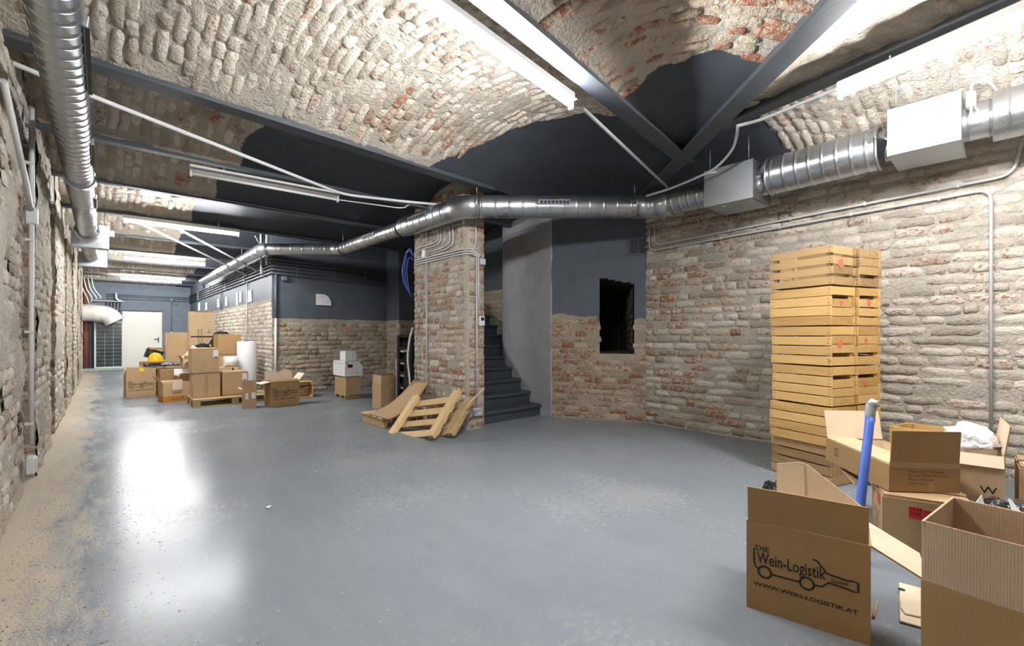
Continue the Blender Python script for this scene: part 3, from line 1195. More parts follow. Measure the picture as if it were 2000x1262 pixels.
conduit('pair of grey conduits down the front edge of the pillar to a socket', [(3.555, yp, 2.22), (3.555, yp, .27)], .011, clips=.7, normal=(0, 1, 0))
conduit('short grey conduit ending at the pillar thermostat', [(3.585, yp, 2.22), (3.585, yp, 1.45)], .011, clips=.4, normal=(0, 1, 0))


def small_box(name, label, cat, c, size, mat='conduit', face=None, facemat='black'):
    o = thing(name, label, cat)
    MB().box(c, size, None, .008).build('housing', mat, o)
    if face:
        MB().box(face[0], face[1], None, .002).build('cover' if facemat != 'black' else 'display', facemat, o)
    return o


small_box('junction_box', 'square grey junction box high on the front of the pillar', 'electrical box', (3.655, 4.645, 2.15), (.085, .05, .085), face=((3.655, 4.617, 2.15), (.07, .006, .07)), facemat='conduit')
t = small_box('thermostat', 'white wall thermostat with dark display on the pillar', 'thermostat', (3.65, 4.645, 1.385), (.085, .035, .125), 'white', face=((3.65, 4.626, 1.41), (.055, .005, .045)))
for k in range(3):
    MB().box((3.63 + .02 * k, 4.626, 1.355), (.013, .004, .008)).build('button', 'conduit', t)
t = small_box('wall_socket', 'grey double socket box low on the pillar behind the pallets', 'socket', (3.565, 4.63, .22), (.13, .06, .10), face=((3.565, 4.597, .225), (.11, .006, .075)), facemat='conduit')

# left wall conduit
xl = XL + .06
lw = thing('conduit', 'vertical grey conduit on the left wall ending in a junction box', 'conduit')
for z0, z1, y in ((.40, 2.05, 4.86), (2.05, 2.9, 4.9)):
    MB().tube([(xl, y, z0), (xl, y, z1)], .016, 10).build('pipe', 'conduit', lw)
    for z in (z0 + .15, (z0 + z1) / 2, z1 - .15):
        MB().box((xl - .01, y, z), (.05, .045, .02), None, .003).build('clip', 'conduit', lw)
MB().box((xl, 4.87, 2.08), (.07, .07, .13), None, .012).build('elbow_box', 'conduit', lw)
MB().tube(bend([(xl, 4.84, 2.12), (xl, 4.55, 2.25), (xl, 3.6, 2.55)], .1), .016, 10).build('pipe', 'conduit', lw)
b = MB().box((xl, 4.84, .25), (.05, .13, .12), None, .008).build('junction_box', 'conduit', lw)
MB().box((xl + .028, 4.84, .25), (.008, .11, .10), None, .003).build('cover', 'conduit', b)

# corridor wall: painted conduits
xc = 2.5 - .02
cc = thing('painted_conduits', 'bundle of charcoal painted conduits along the corridor wall and round the corner', 'conduits')
for k, z in enumerate((2.70, 2.64, 2.57, 2.50, 2.43)):
    MB().tube(bend([(xc - .012, YF - .05, z), (xc - .012, 9.84, z), (2.58, 9.84, z), (4.9, 9.84, z - .02 * k)], .04), .018, 8).build('pipe', 'conduit_dark', cc)
for y in (10.4, 12.0, 14.2, 16.6, 19.0):
    MB().box((xc - .02, y, 2.565), (.05, .03, .33), None, .004).build('bracket', 'conduit_dark', cc)
for x in (2.95, 3.7, 4.4):
    MB().box((x, 9.86, 2.555), (.03, .05, .33), None, .004).build('bracket', 'conduit_dark', cc)
conduit('dark painted drop pipe at the corner of the block wall', [(2.56, 9.86, 2.43), (2.56, 9.86, 1.54)], .022, 'conduit_dark')
conduit('white pipe running down the corner of the rubble wall', [(2.56, 9.86, 1.54), (2.55, 9.855, .02)], .02, 'white')
small_box('junction_box', 'dark junction box on the charcoal wall near the corner', 'electrical box', (2.72, 9.86, 2.34), (.1, .06, .1), 'conduit_dark', face=((2.72, 9.826, 2.34), (.08, .006, .08)), facemat='conduit_dark')
conduit('thin pale pipe down the corridor brick wall', [(xc, 11.9, 2.43), (xc, 11.9, .3)], .014, 'conduit')
conduit('dark painted drop pipe in the middle of the corridor band', [(xc - .01, 14.9, 2.43), (xc - .01, 14.9, 1.9)], .016, 'conduit_dark')
# far wall
fw = thing('painted_conduits', 'dark conduits across the end wall above the door', 'conduits')
for z in (2.62, 2.56, 2.48):
    MB().tube([(.1, YF - .03, z), (2.45, YF - .03, z)], .016, 8).build('pipe', 'conduit_dark', fw)
MB().tube([(1.92, YF - .03, 2.5), (1.92, YF - .03, 1.35)], .014, 8).build('pipe', 'conduit_dark', fw)
MB().box((1.92, YF - .05, 2.52), (.11, .07, .11), None, .008).build('junction_box', 'conduit_dark', fw)
MB().box((2.05, YF - .05, 2.38), (.11, .07, .11), None, .008).build('junction_box', 'conduit_dark', fw)
t = small_box('light_switch', 'grey light switch on the end wall right of the door', 'switch', (1.92, YF - .03, 1.28), (.09, .05, .09), 'conduit', face=((1.92, YF - .06, 1.28), (.05, .01, .05)), facemat='white')
MB().box((1.92, YF - .03, 1.17), (.09, .05, .09), None, .008).build('lower_housing', 'steel_dark', t)

# pipes strung under the ceiling
conduit('long white pipe slung under the beams from left duct to pillar', [(-.42, 4.2, 2.90), (-.06, 4.40, 2.90), (2.2, 5.55, 2.93), (2.9, 5.2, 2.90), (3.42, 5.08, 2.93)], .017, 'white', .2)
conduit('thin white cable drooping from the unlit light to the pillar', [(2.2, 5.70, 2.90), (2.80, 5.13, 2.78), (2.98, 5.32, 2.92), (3.42, 5.4, 2.94)], .008, 'white', .15)
conduit('left of two white pipes slanting under the corridor ceiling', [(.41, 9.06, 2.94), (2.42, 11.6, 2.55)], .018, 'white')
conduit('right of two white pipes slanting under the corridor ceiling', [(.8, 8.97, 2.95), (2.42, 10.75, 2.56)], .018, 'white')
conduit('left white riser pipe at the block wall corner', [(2.38, 10.25, 3.3), (2.40, 10.3, 2.45)], .018, 'white')
conduit('right white riser pipe at the block wall corner', [(2.43, 10.02, 3.25), (2.43, 10.02, 2.6)], .018, 'white')
conduit('thin slanting rod crossing the duct at the block corner', [(2.0, 9.0, 2.95), (2.40, 9.95, 2.82)], .010, 'conduit')
conduit('second slanting rod leaning the other way at the block corner', [(2.66, 9.84, 3.0), (2.34, 9.78, 2.68)], .010, 'conduit')
conduit('beige pipe from the near tube light to the back corner', [(2.72, 2.22, 2.93), (4.80, 2.69, 2.90)], .014, 'conduit')
conduit('beige pipe fixed along the right hand beam', [(3.90, 1.56, 2.93), (3.98, 1.4, 2.95), (3.70, -.02, 2.95), (3.26, -2.2, 2.95)], .014, 'conduit', .08)
conduit('drooping beige cable from the beam down to the back corner', [(3.92, 1.56, 2.94), D(1440, 262, 4.0), D(1432, 292, 4.3), D(1398, 330, 4.55), D(1350, 352, 4.75), D(1305, 370, 4.95), D(1262, 383, 5.1)], .012, 'conduit', .12)


# ================================================================ OBJECT MATERIALS
def card_mat(name, col, flute=0.0):
    t = NT(name)
    v = t.coords('Object')
    n = t.noise(v, 7, 4)
    n2 = t.noise(v, 90, 3)
    c = t.ramp(t.math('ADD', t.math('MULTIPLY', n, .7), t.math('MULTIPLY', n2, .3)), [(.3, tuple(x * .9 for x in col)), (.7, tuple(min(1, x * 1.06) for x in col))])
    w_ = t.add('ShaderNodeTexWave', wave_type='BANDS', bands_direction='X')
    w_.inputs['Scale'].default_value = 45
    t.link(v, w_.inputs['Vector'])
    t.bump(t.math('ADD', w_.outputs['Fac'], n2), .05 + flute, .002)
    return t.set(c, .8, 0, .25)


M['card'] = card_mat('brown_cardboard', (.50, .335, .185))
M['card_dark'] = card_mat('dark_brown_cardboard', (.38, .235, .105))
M['card_light'] = card_mat('light_brown_cardboard', (.60, .43, .26))
M['card_in'] = card_mat('inner_cardboard', (.78, .63, .46))
M['card_ribbed'] = card_mat('ribbed_cardboard', (.50, .36, .24), .10)
M['card_orange'] = card_mat('orange_printed_cardboard', (.46, .19, .035))
M['ink'] = plain('black_ink', (.012, .011, .010), .7)
M['ink_faint'] = plain('faded_ink', (.085, .05, .022), .8)
M['paper'] = plain('white_paper', (.80, .80, .80), .7, 0, .04, 8)
M['tape'] = plain('brown_tape', (.40, .26, .14), .35, 0, .05, 8)
M['red'] = plain('red_print', (.62, .03, .03), .6)
M['yellow'] = plain('yellow_plastic', (.9, .55, .01), .4, 0, .05, 4)
M['yellow_note'] = plain('yellow_note', (.9, .68, .01), .7, 0, .03, 4)
M['green'] = plain('green_label', (.02, .30, .08), .5)
M['blue'] = plain('blue_pipe', (.10, .20, .72), .4, 0, .06, 8)
M['blue_cable'] = plain('blue_cable', (.02, .06, .35), .4)
M['grey_tape'] = plain('grey_duct_tape', (.42, .43, .44), .4, 0, .12, 30, .4, 60)
M['brown_pipe'] = plain('brown_pipe', (.25, .09, .05), .5)
M['panel'] = plain('dark_cells', (.03, .05, .055), .2, 0, .35, 5)
M['pale_green'] = plain('pale_green_plinth', (.42, .50, .46), .7)
M['foam'] = plain('white_foam_roll', (.80, .81, .82), .6, 0, .03, 4)


def wood_mat(name, col, dark):
    t = NT(name)
    r = island_random(t)
    oi = t.add('ShaderNodeObjectInfo')
    v = t.coords('Object', (1.6, 14, 14))
    va = t.add('ShaderNodeVectorMath', operation='ADD')
    cv = t.add('ShaderNodeCombineXYZ')
    t.link(t.math('MULTIPLY', oi.outputs['Random'], 37.0), cv.inputs[0])
    t.link(t.math('MULTIPLY', oi.outputs['Random'], 11.0), cv.inputs[1])
    t.link(v, va.inputs[0])
    t.link(cv.outputs[0], va.inputs[1])
    n = t.noise(va.outputs[0], 2.6, 6, .62)
    v2 = t.coords('Object')
    k = t.add('ShaderNodeTexVoronoi')
    k.inputs['Scale'].default_value = 3.2
    va2 = t.add('ShaderNodeVectorMath', operation='ADD')
    t.link(v2, va2.inputs[0])
    t.link(cv.outputs[0], va2.inputs[1])
    t.link(va2.outputs[0], k.inputs['Vector'])
    knot = t.step(k.outputs['Distance'], .03, .075, 1, 0)
    c = t.ramp(t.math('ADD', t.math('MULTIPLY', n, .6), t.math('MULTIPLY', r, .42)), [(.25, dark), (.55, col), (.9, tuple(min(1, x * 1.22) for x in col))])
    c = t.mix(t.math('MULTIPLY', knot, .7), c, (.20, .10, .04))
    t.bump(n, .12, .003)
    return t.set(c, .65, 0, .3)


M['crate'] = wood_mat('yellow_pine', (.66, .42, .16), (.46, .26, .085))
M['crate_old'] = wood_mat('weathered_pine', (.46, .30, .14), (.27, .165, .075))
M['pallet'] = wood_mat('raw_spruce', (.70, .50, .26), (.50, .33, .15))
M['pallet_old'] = wood_mat('old_pallet_wood', (.52, .38, .19), (.33, .23, .11))


def film_mat(name, col, rough, bump, trans=0.0):
    t = NT(name)
    v = t.pos()
    n = t.noise(v, 14, 5, .6)
    k = t.add('ShaderNodeTexVoronoi', feature='DISTANCE_TO_EDGE')
    k.inputs['Scale'].default_value = 22
    t.link(v, k.inputs['Vector'])
    t.bump(t.math('ADD', n, k.outputs['Distance']), bump, .02)
    t.bsdf.inputs['Transmission Weight'].default_value = trans
    return t.set(col, rough, 0, .5)


M['black_film'] = film_mat('black_plastic_film', (.012, .012, .014), .22, .8)
M['white_film'] = film_mat('white_plastic_film', (.82, .83, .84), .3, .5)
M['black_cloth'] = film_mat('black_fabric', (.018, .018, .02), .8, .3)


# ================================================================ PRINT
def text_shape(body, width, cap, bold=0.0):
    """outline of a line of text as (verts, faces) in the XY plane, bottom left at the origin"""
    cu = bpy.data.curves.new('t', 'FONT')
    cu.body = body
    cu.offset = bold
    cu.resolution_u = 3
    ob = bpy.data.objects.new('t', cu)
    COL.objects.link(ob)
    dg = bpy.context.evaluated_depsgraph_get()
    me = bpy.data.meshes.new_from_object(ob.evaluated_get(dg))
    V = [v.co.copy() for v in me.vertices]
    F = [tuple(p.vertices) for p in me.polygons]
    bpy.data.objects.remove(ob)
    bpy.data.curves.remove(cu)
    bpy.data.meshes.remove(me)
    x0 = min(v.x for v in V)
    x1 = max(v.x for v in V)
    y1 = max(v.y for v in V)
    sx, sy = width / (x1 - x0), cap / y1
    return [((v.x - x0) * sx, v.y * sy) for v in V], F


_tc = {}


def put_text(mb, body, u, v, width, cap, place, bold=0.0):
    key = (body, bold)
    if key not in _tc:
        _tc[key] = text_shape(body, 1, 1, bold)
    V, F = _tc[key]
    mb.add([place(u + x * width, v + y * cap) for x, y in V], F)


def stroke(mb, pts, wd, place, closed=False):
    n = len(pts)
    P = [Vector((*p, 0)) for p in pts]
    L, R_ = [], []
    for i in range(n):
        a = P[(i - 1) % n] if closed or i > 0 else P[i]
        b = P[(i + 1) % n] if closed or i < n - 1 else P[i]
        t_ = (b - a).normalized()
        q = Vector((-t_.y, t_.x, 0)) * wd / 2
        L.append(P[i] + q)
        R_.append(P[i] - q)
    vs = [place(p.x, p.y) for p in L] + [place(p.x, p.y) for p in R_]
    fs = [(i, i + n, (i + 1) % n + n, (i + 1) % n) for i in range(n if closed else n - 1)]
    mb.add(vs, fs)


def wine_logo(w, h, place):
    """the haulier's print: a delivery van drawn as a bottle, with name and address; w, h of the face"""
    mb = MB()
    X = lambda u: u * w
    Y_ = lambda v: v * h
    put_text(mb, 'DIE', X(.085), Y_(.685), X(.115), Y_(.055), place, .012)
    put_text(mb, 'Wein-Logistik', X(.095), Y_(.545), X(.575), Y_(.125), place, .012)
    put_text(mb, 'GmbH', X(.71), Y_(.54), X(.125), Y_(.04), place, .012)
    put_text(mb, 'WWW.WEIN-LOGISTIK.AT', X(.065), Y_(.28), X(.845), Y_(.042), place, .02)
    wd = .0155 * w
    for u, v in ((.165, .455), (.52, .455)):
        stroke(mb, [(X(u) + .056 * w * math.cos(a * math.pi / 12), Y_(v) + .056 * w * math.sin(a * math.pi / 12)) for a in range(24)], wd * 1.2, place, True)
    stroke(mb, [(X(.222), Y_(.45)), (X(.463), Y_(.45))], wd, place)
    stroke(mb, [(X(.07), Y_(.70)), (X(.07), Y_(.55)), (X(.08), Y_(.50)), (X(.108), Y_(.475))], wd, place)
    stroke(mb, [(X(.565), Y_(.73)), (X(.60), Y_(.725)), (X(.68), Y_(.615)), (X(.84), Y_(.595)), (X(.87), Y_(.605)), (X(.91), Y_(.60)), (X(.91), Y_(.505)), (X(.87), Y_(.50)), (X(.84), Y_(.51)), (X(.69), Y_(.525)), (X(.64), Y_(.465)), (X(.585), Y_(.46))], wd, place)
    return mb


# ================================================================ CARTONS
def rotx(a):
    return Matrix.Rotation(a, 3, 'X')


def carton(name, label, L, W, H, loc, rotz, flaps, mat='card', inner='card_in', flap=None, group=None, cat='box', logo=None, tilt=None, z=0.0, tape=True, th=.006, fl=None, flapmat=None):
    """open or closed corrugated carton. Local x along L, front face at y=-W/2. flaps: side -> angle in degrees,
    0 stands up, 90 folds shut, negative folds outwards."""
    o = thing(name, label, cat, (loc[0], loc[1], z if len(loc) < 3 else loc[2]), rotz, group)
    if tilt:
        o.rotation_euler = (tilt[0], tilt[1], rotz)
    hl, hw = L / 2, W / 2
    mb = MB()
    mb.box((0, -hw + th / 2, H / 2), (L, th, H))
    mb.box((0, hw - th / 2, H / 2), (L, th, H))
    mb.box((-hl + th / 2, 0, H / 2), (th, W - 2 * th, H))
    mb.box((hl - th / 2, 0, H / 2), (th, W - 2 * th, H))
    mb.box((0, 0, th / 2), (L - 2 * th, W - 2 * th, th))
    body = mb.build('body', mat, o)
    FL = flap or W / 2
    fl = fl or {}
    for k, side in enumerate(('left', 'right', 'front', 'back')):
        if side not in flaps:
            continue
        a = math.radians(flaps[side])
        lf = fl.get(side, FL)
        shut = flaps[side] > 80
        dz = (.0015 + th * (.5 if side in ('left', 'right') else 1.6)) if shut else 0
        if side in ('front', 'back'):
            s = -1 if side == 'front' else 1
            hinge = Vector((0, s * (hw - th / 2), H + dz))
            d = Vector((0, -s * math.sin(a), math.cos(a)))
            u = Vector((1, 0, 0))
            wl = L
        else:
            s = -1 if side == 'left' else 1
            hinge = Vector((s * (hl - th / 2), 0, H + dz))
            d = Vector((-s * math.sin(a), 0, math.cos(a)))
            u = Vector((0, 1, 0))
            wl = W
        n = u.cross(d)
        if shut:
            lf = min(lf, (W / 2 if side in ('front', 'back') else L / 2) - .001)
        R = Matrix((u, d, n)).transposed()
        b2 = MB()
        inset = .006
        b2.box(hinge + d * (lf / 2 + .003), (wl - 2 * inset, lf, th * .9), R)
        f = b2.build('flap', flapmat.get(side, mat) if flapmat else mat, o)
        # the paler inner face of the board
        sgn_in = {'right': -1, 'left': 1, 'front': -1, 'back': 1}[side]
        if not shut:
            MB().box(hinge + d * (lf / 2 + .003) + n * sgn_in * th * .5, (wl - 2 * inset - .002, lf - .002, .001), R).build('inner_face', inner, f)
    if not all(flaps.get(s, 0) > 80 for s in ('front', 'back')):
        a1, b1, e = hl - th - .0008, hw - th - .0008, th + .0008
        q = [(-a1, -b1), (a1, -b1), (a1, b1), (-a1, b1)]
        MB().add([(x, y, e) for x, y in q] + [(x, y, H - .004) for x, y in q], [(0, 1, 2, 3)] + [(i, i + 4, (i + 1) % 4 + 4, (i + 1) % 4) for i in range(4)]).build('lining', inner, o)
    elif tape:
        MB().box((0, 0, H + th * 2.7 + .002), (L, .05, .001)).build('tape', 'tape', o)
        for s in (-1, 1):
            MB().box((s * (hl + .0006), 0, H - .035), (.001, .05, .075)).build('tape', 'tape', o)
    if logo:
        pl = lambda u, v: (u - hl, -hw - .0012, v)
        wine_logo(L, H, pl).build('printed_logo', 'ink', o)
    return o


def face_plate(o, name, mat, face, u, v, w_, h_, L, W, off=.0012, rot=0.0):
    """flat sticker on a face of a carton: u, v the centre, measured from the left bottom of that face"""
    hl, hw = L / 2, W / 2
    if face == 'front':
        c, ax = Vector((u - hl, -hw - off, v)), (Vector((1, 0, 0)), Vector((0, -1, 0)))
    elif face == 'left':
        c, ax = Vector((-hl - off, hw - u, v)), (Vector((0, -1, 0)), Vector((-1, 0, 0)))
    elif face == 'right':
        c, ax = Vector((hl + off, u - hw, v)), (Vector((0, 1, 0)), Vector((1, 0, 0)))
    x, n = ax
    R = Matrix((x, n, Vector((0, 0, 1)))).transposed()
    return MB().box(c, (w_, .0012, h_), R @ Matrix.Rotation(rot, 3, 'Y')).build(name, mat, o)


def face_text(o, name, mat, lines, u, v, h_, L, W, lead=1.7, off=.0014, face='front'):
    hl, hw = L / 2, W / 2
    mb = MB()
    for i, (tx, wd) in enumerate(lines):
        if face == 'front':
            put_text(mb, tx, u, v - i * h_ * lead, wd, h_, lambda a, b: (a - hl, -hw - off, b))
        else:
            put_text(mb, tx, u, v - i * h_ * lead, wd, h_, lambda a, b: (-hl - off, hw - a, b))
    return mb.build(name, mat, o)


def ang(p, q):
    return math.atan2(q[1] - p[1], q[0] - p[0])


def from_corner(p, q, W):
    """centre and turn of a carton whose front bottom edge runs from p (left) to q (right)"""
    a = ang(p, q)
    m = ((p[0] + q[0]) / 2, (p[1] + q[1]) / 2)
    n = (-math.sin(a), math.cos(a))
    return (m[0] + n[0] * W / 2, m[1] + n[1] * W / 2), a, math.dist(p, q)


# ---- right foreground: the printed carton
c, a, L = from_corner((2.117, .805), (2.205, .382), .29)
fbx = carton('printed_carton', 'brown carton printed with a bottle van logo in the right foreground', L, .29, .385, c, a, {'front': -6, 'right': -118, 'back': -100, 'left': 60}, 'card_dark', 'card_in', .15, logo=True, fl={'right': .19, 'back': .15, 'left': .12})
# slanted board standing in the carton
ca, sa = math.cos(a), math.sin(a)
loc2 = lambda x, y, z: (c[0] + ca * x - sa * y, c[1] + sa * x + ca * y, z)
bd = thing('cardboard_sheet', 'pale slant-cut cardboard panel standing up inside the printed carton', 'cardboard')
MB().plate([loc2(-.12, .02, .02), loc2(.205, .02, .02), loc2(.205, .02, .475), loc2(.0, .04, .622), loc2(-.03, .04, .628), loc2(-.12, .05, .605)], .006).build('panel_board', 'card_in', bd)
MB().plate([loc2(-.005, .025, .30), loc2(-.002, .025, .30), loc2(-.010, .04, .615), loc2(-.013, .04, .615)], .008).build('perforated_crease', 'card_light', bd)

# ---- right foreground: the big ribbed carton at the frame edge
c, a, L = from_corner((1.985, .215), (1.93, -.24), .41)
carton('open_carton', 'big open carton with all flaps upright at the right frame edge', L, .40, .40, c, a, {'front': 2, 'left': 0, 'right': 0, 'back': 4}, 'card_dark', 'card_ribbed', .19, flapmat={'front': 'card_ribbed', 'left': 'card_light', 'back': 'card_ribbed', 'right': 'card'})

# ---- lower carton of the heap, with red stickers
c, a, L = from_corner((3.21, .506), (3.317, .14), .38)
lb = carton('sticker_carton', 'closed carton with red stickers, under the flat open carton', L, .38, .31, c, a, {'left': 90, 'right': 90, 'front': 90, 'back': 90}, 'card')
for u, rr in ((.14, .02), (.20, .0)):
    s_ = face_plate(lb, 'red_sticker', 'red', 'front', u, .245, .055, .06 if u < .15 else .045, L, .38)
face_text(lb, 'sticker_print', 'ink', [('17 H', .045), ('V20', .04)], .118, .255, .014, L, .38, off=.003)
for u in (.25, .30):
    face_plate(lb, 'red_stripe', 'red', 'left', u, .27, .022, .07, .38 if False else L, .38)
mb = MB()
hl, hw = L / 2, .19
pl = lambda u, v: (-hl - .0014, hw - u, v)
for u0 in (.16, .25):
    stroke(mb, [(u0, .07), (u0, .14), (u0 - .035, .14), (u0 + .02, .20), (u0 + .075, .14), (u0 + .04, .14), (u0 + .04, .07), (u0, .07)], .005, pl)
mb.build('printed_arrows', 'ink', lb)

# ---- flat open carton lying on it
c, a, L = from_corner((3.27, .486), (3.515, .217), .60)
LM, WM, HM = L, .60, .148
fm = carton('flat_carton', 'flat wide open carton with one tall flap, lying on the stickered carton', LM, WM, HM, c, a, {'front': -3, 'back': -14, 'left': 88}, 'card_dark', 'card_in', .19, z=.335, fl={'left': .16}, tilt=(.02, 0), flapmat={'left': 'card_light', 'back': 'card_light'})
face_text(fm, 'printed_text', 'ink_faint', [('Magnetrad: "Zweigelt"', .19), ('Format: 334x343 (mm)', .20), ('Menge: 10 Stück', .13), ('Farbe: weiss', .09)], .10, .108, .013, LM, WM)
face_plate(fm, 'tape', 'tape', 'front', LM / 2, HM + .0, LM, .03, LM, WM)
face_plate(fm, 'tape', 'tape', 'front', .215, .03, .03, .06, LM, WM)
face_text(fm, 'side_print', 'ink_faint', [('334x343', .05), ('10 St.', .05), ('weiss', .05)], .09, .10, .012, LM, WM, face='left')

# ---- carton with bubble wrap further right
c, a, L = from_corner((3.72, .32), (3.75, .05), .42)
nb = carton('tall_carton', 'tall carton filled with white bubble wrap near the right wall', L, .42, .52, c, a, {'right': -8, 'front': -155}, 'card_light', 'card_in', .2, fl={'front': .07, 'right': .17}, flapmat={'right': 'card_dark'})
face_text(nb, 'side_print', 'ink', [('W', .07), ('VA', .08)], .17, .3, .04, L, .42)


def blob(name, label, cat, c, size, mat, seed, n=14, m=9, amp=.25, flat=True, parent=None):
    """a crumpled heap of sheet material"""
    vs, fs = [], []
    for j in range(m + 1):
        th_ = math.pi * j / m
        for i in range(n):
            ph = 2 * math.pi * i / n
            d = Vector((math.sin(th_) * math.cos(ph), math.sin(th_) * math.sin(ph), math.cos(th_)))
            r = 1 + amp * noise.noise(d * 2.3 + Vector((seed, 0, 0))) + amp * .8 * noise.noise(d * 6 + Vector((0, seed, 0)))
            z = d.z * r
            if flat and z < -.25:
                z = -.25
            vs.append((c[0] + d.x * r * size[0], c[1] + d.y * r * size[1], c[2] + z * size[2]))
    for j in range(m):
        for i in range(n):
            a_, b_ = j * n + i, j * n + (i + 1) % n
            fs.append((a_, a_ + n, b_ + n, b_))
    o = MB().add(vs, fs, True).build(name, mat, parent)
    if label:
        tag(o, label, cat)
    return o


blob('bubble_wrap', 'crumpled white bubble wrap bulging out of the tall carton', 'packaging', (3.94, .20, .555), (.16, .12, .10), 'white_film', 3, 26, 16, .35)
c, a, L = from_corner((3.79, .0), (3.81, -.40), .36)
ob_ = carton('perforated_carton', 'brown carton with a perforated edge behind the big ribbed carton', L, .36, .46, c, a, {'left': 90, 'right': 90, 'front': 90, 'back': 90}, 'card')
st_ = thing('flat_leaflet', 'white printed strip with red marks lying on the perforated carton', 'leaflet')
pz = .478
MB().plate([(3.80, -.02, pz), (3.83, -.38, pz), (3.93, -.37, pz), (3.90, -.01, pz)], .004).build('sheet_paper', 'paper', st_)
MB().plate([(3.83, -.10, pz + .003), (3.832, -.13, pz + .003), (3.87, -.127, pz + .003), (3.868, -.097, pz + .003)], .002).build('red_mark', 'red', st_)

blob('black_film', 'crumpled shiny black plastic film behind the big ribbed carton', 'plastic film', (2.98, .02, .11), (.36, .24, .31), 'black_film', 5, 30, 16, .3)
blob('black_film', 'small bunch of black film between the crates and the printed carton', 'plastic film', (3.36, 1.05, .08), (.24, .12, .13), 'black_film', 9, 26, 14, .4)
o = MB().plate([D(1886, 1008, 2.0), D(1930, 1010, 2.0), D(1917, 967, 2.04)], .003).build('paper_scrap', 'paper')
tag(o, 'white paper triangle poking out of the black film', 'paper')
o = MB().plate([D(1985, 1022, 1.92), D(2012, 1022, 1.92), D(1973, 975, 1.98), D(1969, 974, 1.98)], .003).build('paper_scrap', 'paper')
tag(o, 'narrow white paper strip at the right frame edge', 'paper')
# loose boards
o = MB().plate([D(1636, 908, 3.1), D(1662, 904, 3.2), D(1702, 948, 2.85), D(1668, 945, 2.8)], .005).build('cardboard_flake', 'card_light')
tag(o, 'small pinkish cardboard flap lying left of the flat carton', 'cardboard')
bp = thing('cardboard_offcut', 'flat pale cardboard offcut lying on the floor by the big carton', 'cardboard')
p4 = [G(1756, 1137, .012), G(1806, 1150, .012), G(1806, 1225, .012), G(1758, 1212, .012)]
MB().plate([(p.x, p.y, .008) for p in p4], .006).build('lower_board', 'card_in', bp)
p4 = [G(1757, 1140, .02), G(1806, 1152, .02), G(1806, 1205, .02), G(1768, 1197, .02), G(1760, 1186, .02)]
MB().plate([(p.x, p.y, .016) for p in p4], .005).build('upper_board', 'card_in', bp)
pc_ = G(1761, 1151, .02)
MB().tube([(pc_.x, pc_.y, .018), (pc_.x, pc_.y, .0195)], .014, 12).build('punched_hole', 'ink', bp)
tw = MB().tube([G(1706, 1205, .01), G(1712, 1180, .01), G(1715, 1172, .02)], [.006, .005, .002], 6).build('twig', 'crate_old')
tag(tw, 'small dark twig on the floor beside the printed carton', 'twig')
# blue pipe with taped end
bpz = thing('blue_pipe', 'blue plastic pipe with a grey taped end leaning among the cartons', 'pipe')
pts = [G(1684, 1040, .0) + Vector((0, 0, .0)), D(1683, 960, 2.40), D(1690, 900, 2.42), D(1697, 840, 2.46), D(1699, 815, 2.48)]
pts[0] = Vector((pts[1].x, pts[1].y, .02)) + Vector((-.02, .02, 0))
MB().tube(bend(pts, .2), .0215, 16).build('pipe_body', 'blue', bpz)
e_ = pts[-1]
MB().tube([e_ - Vector((0, 0, .03)), e_ + Vector((.005, 0, .02)), e_ + Vector((.008, -.004, .06)), e_ + Vector((.014, -.012, .082))], [.023, .0245, .026, .019], 16).build('tape_wrap', 'grey_tape', bpz)
blob('tape_bow', None, None, tuple(e_ + Vector((.012, -.012, .072))), (.032, .026, .024), 'grey_tape', 2, 12, 8, .5, False, bpz)


# ================================================================ CRATES
def nails(o, pts, r=.004):
    for p in pts:
        pass


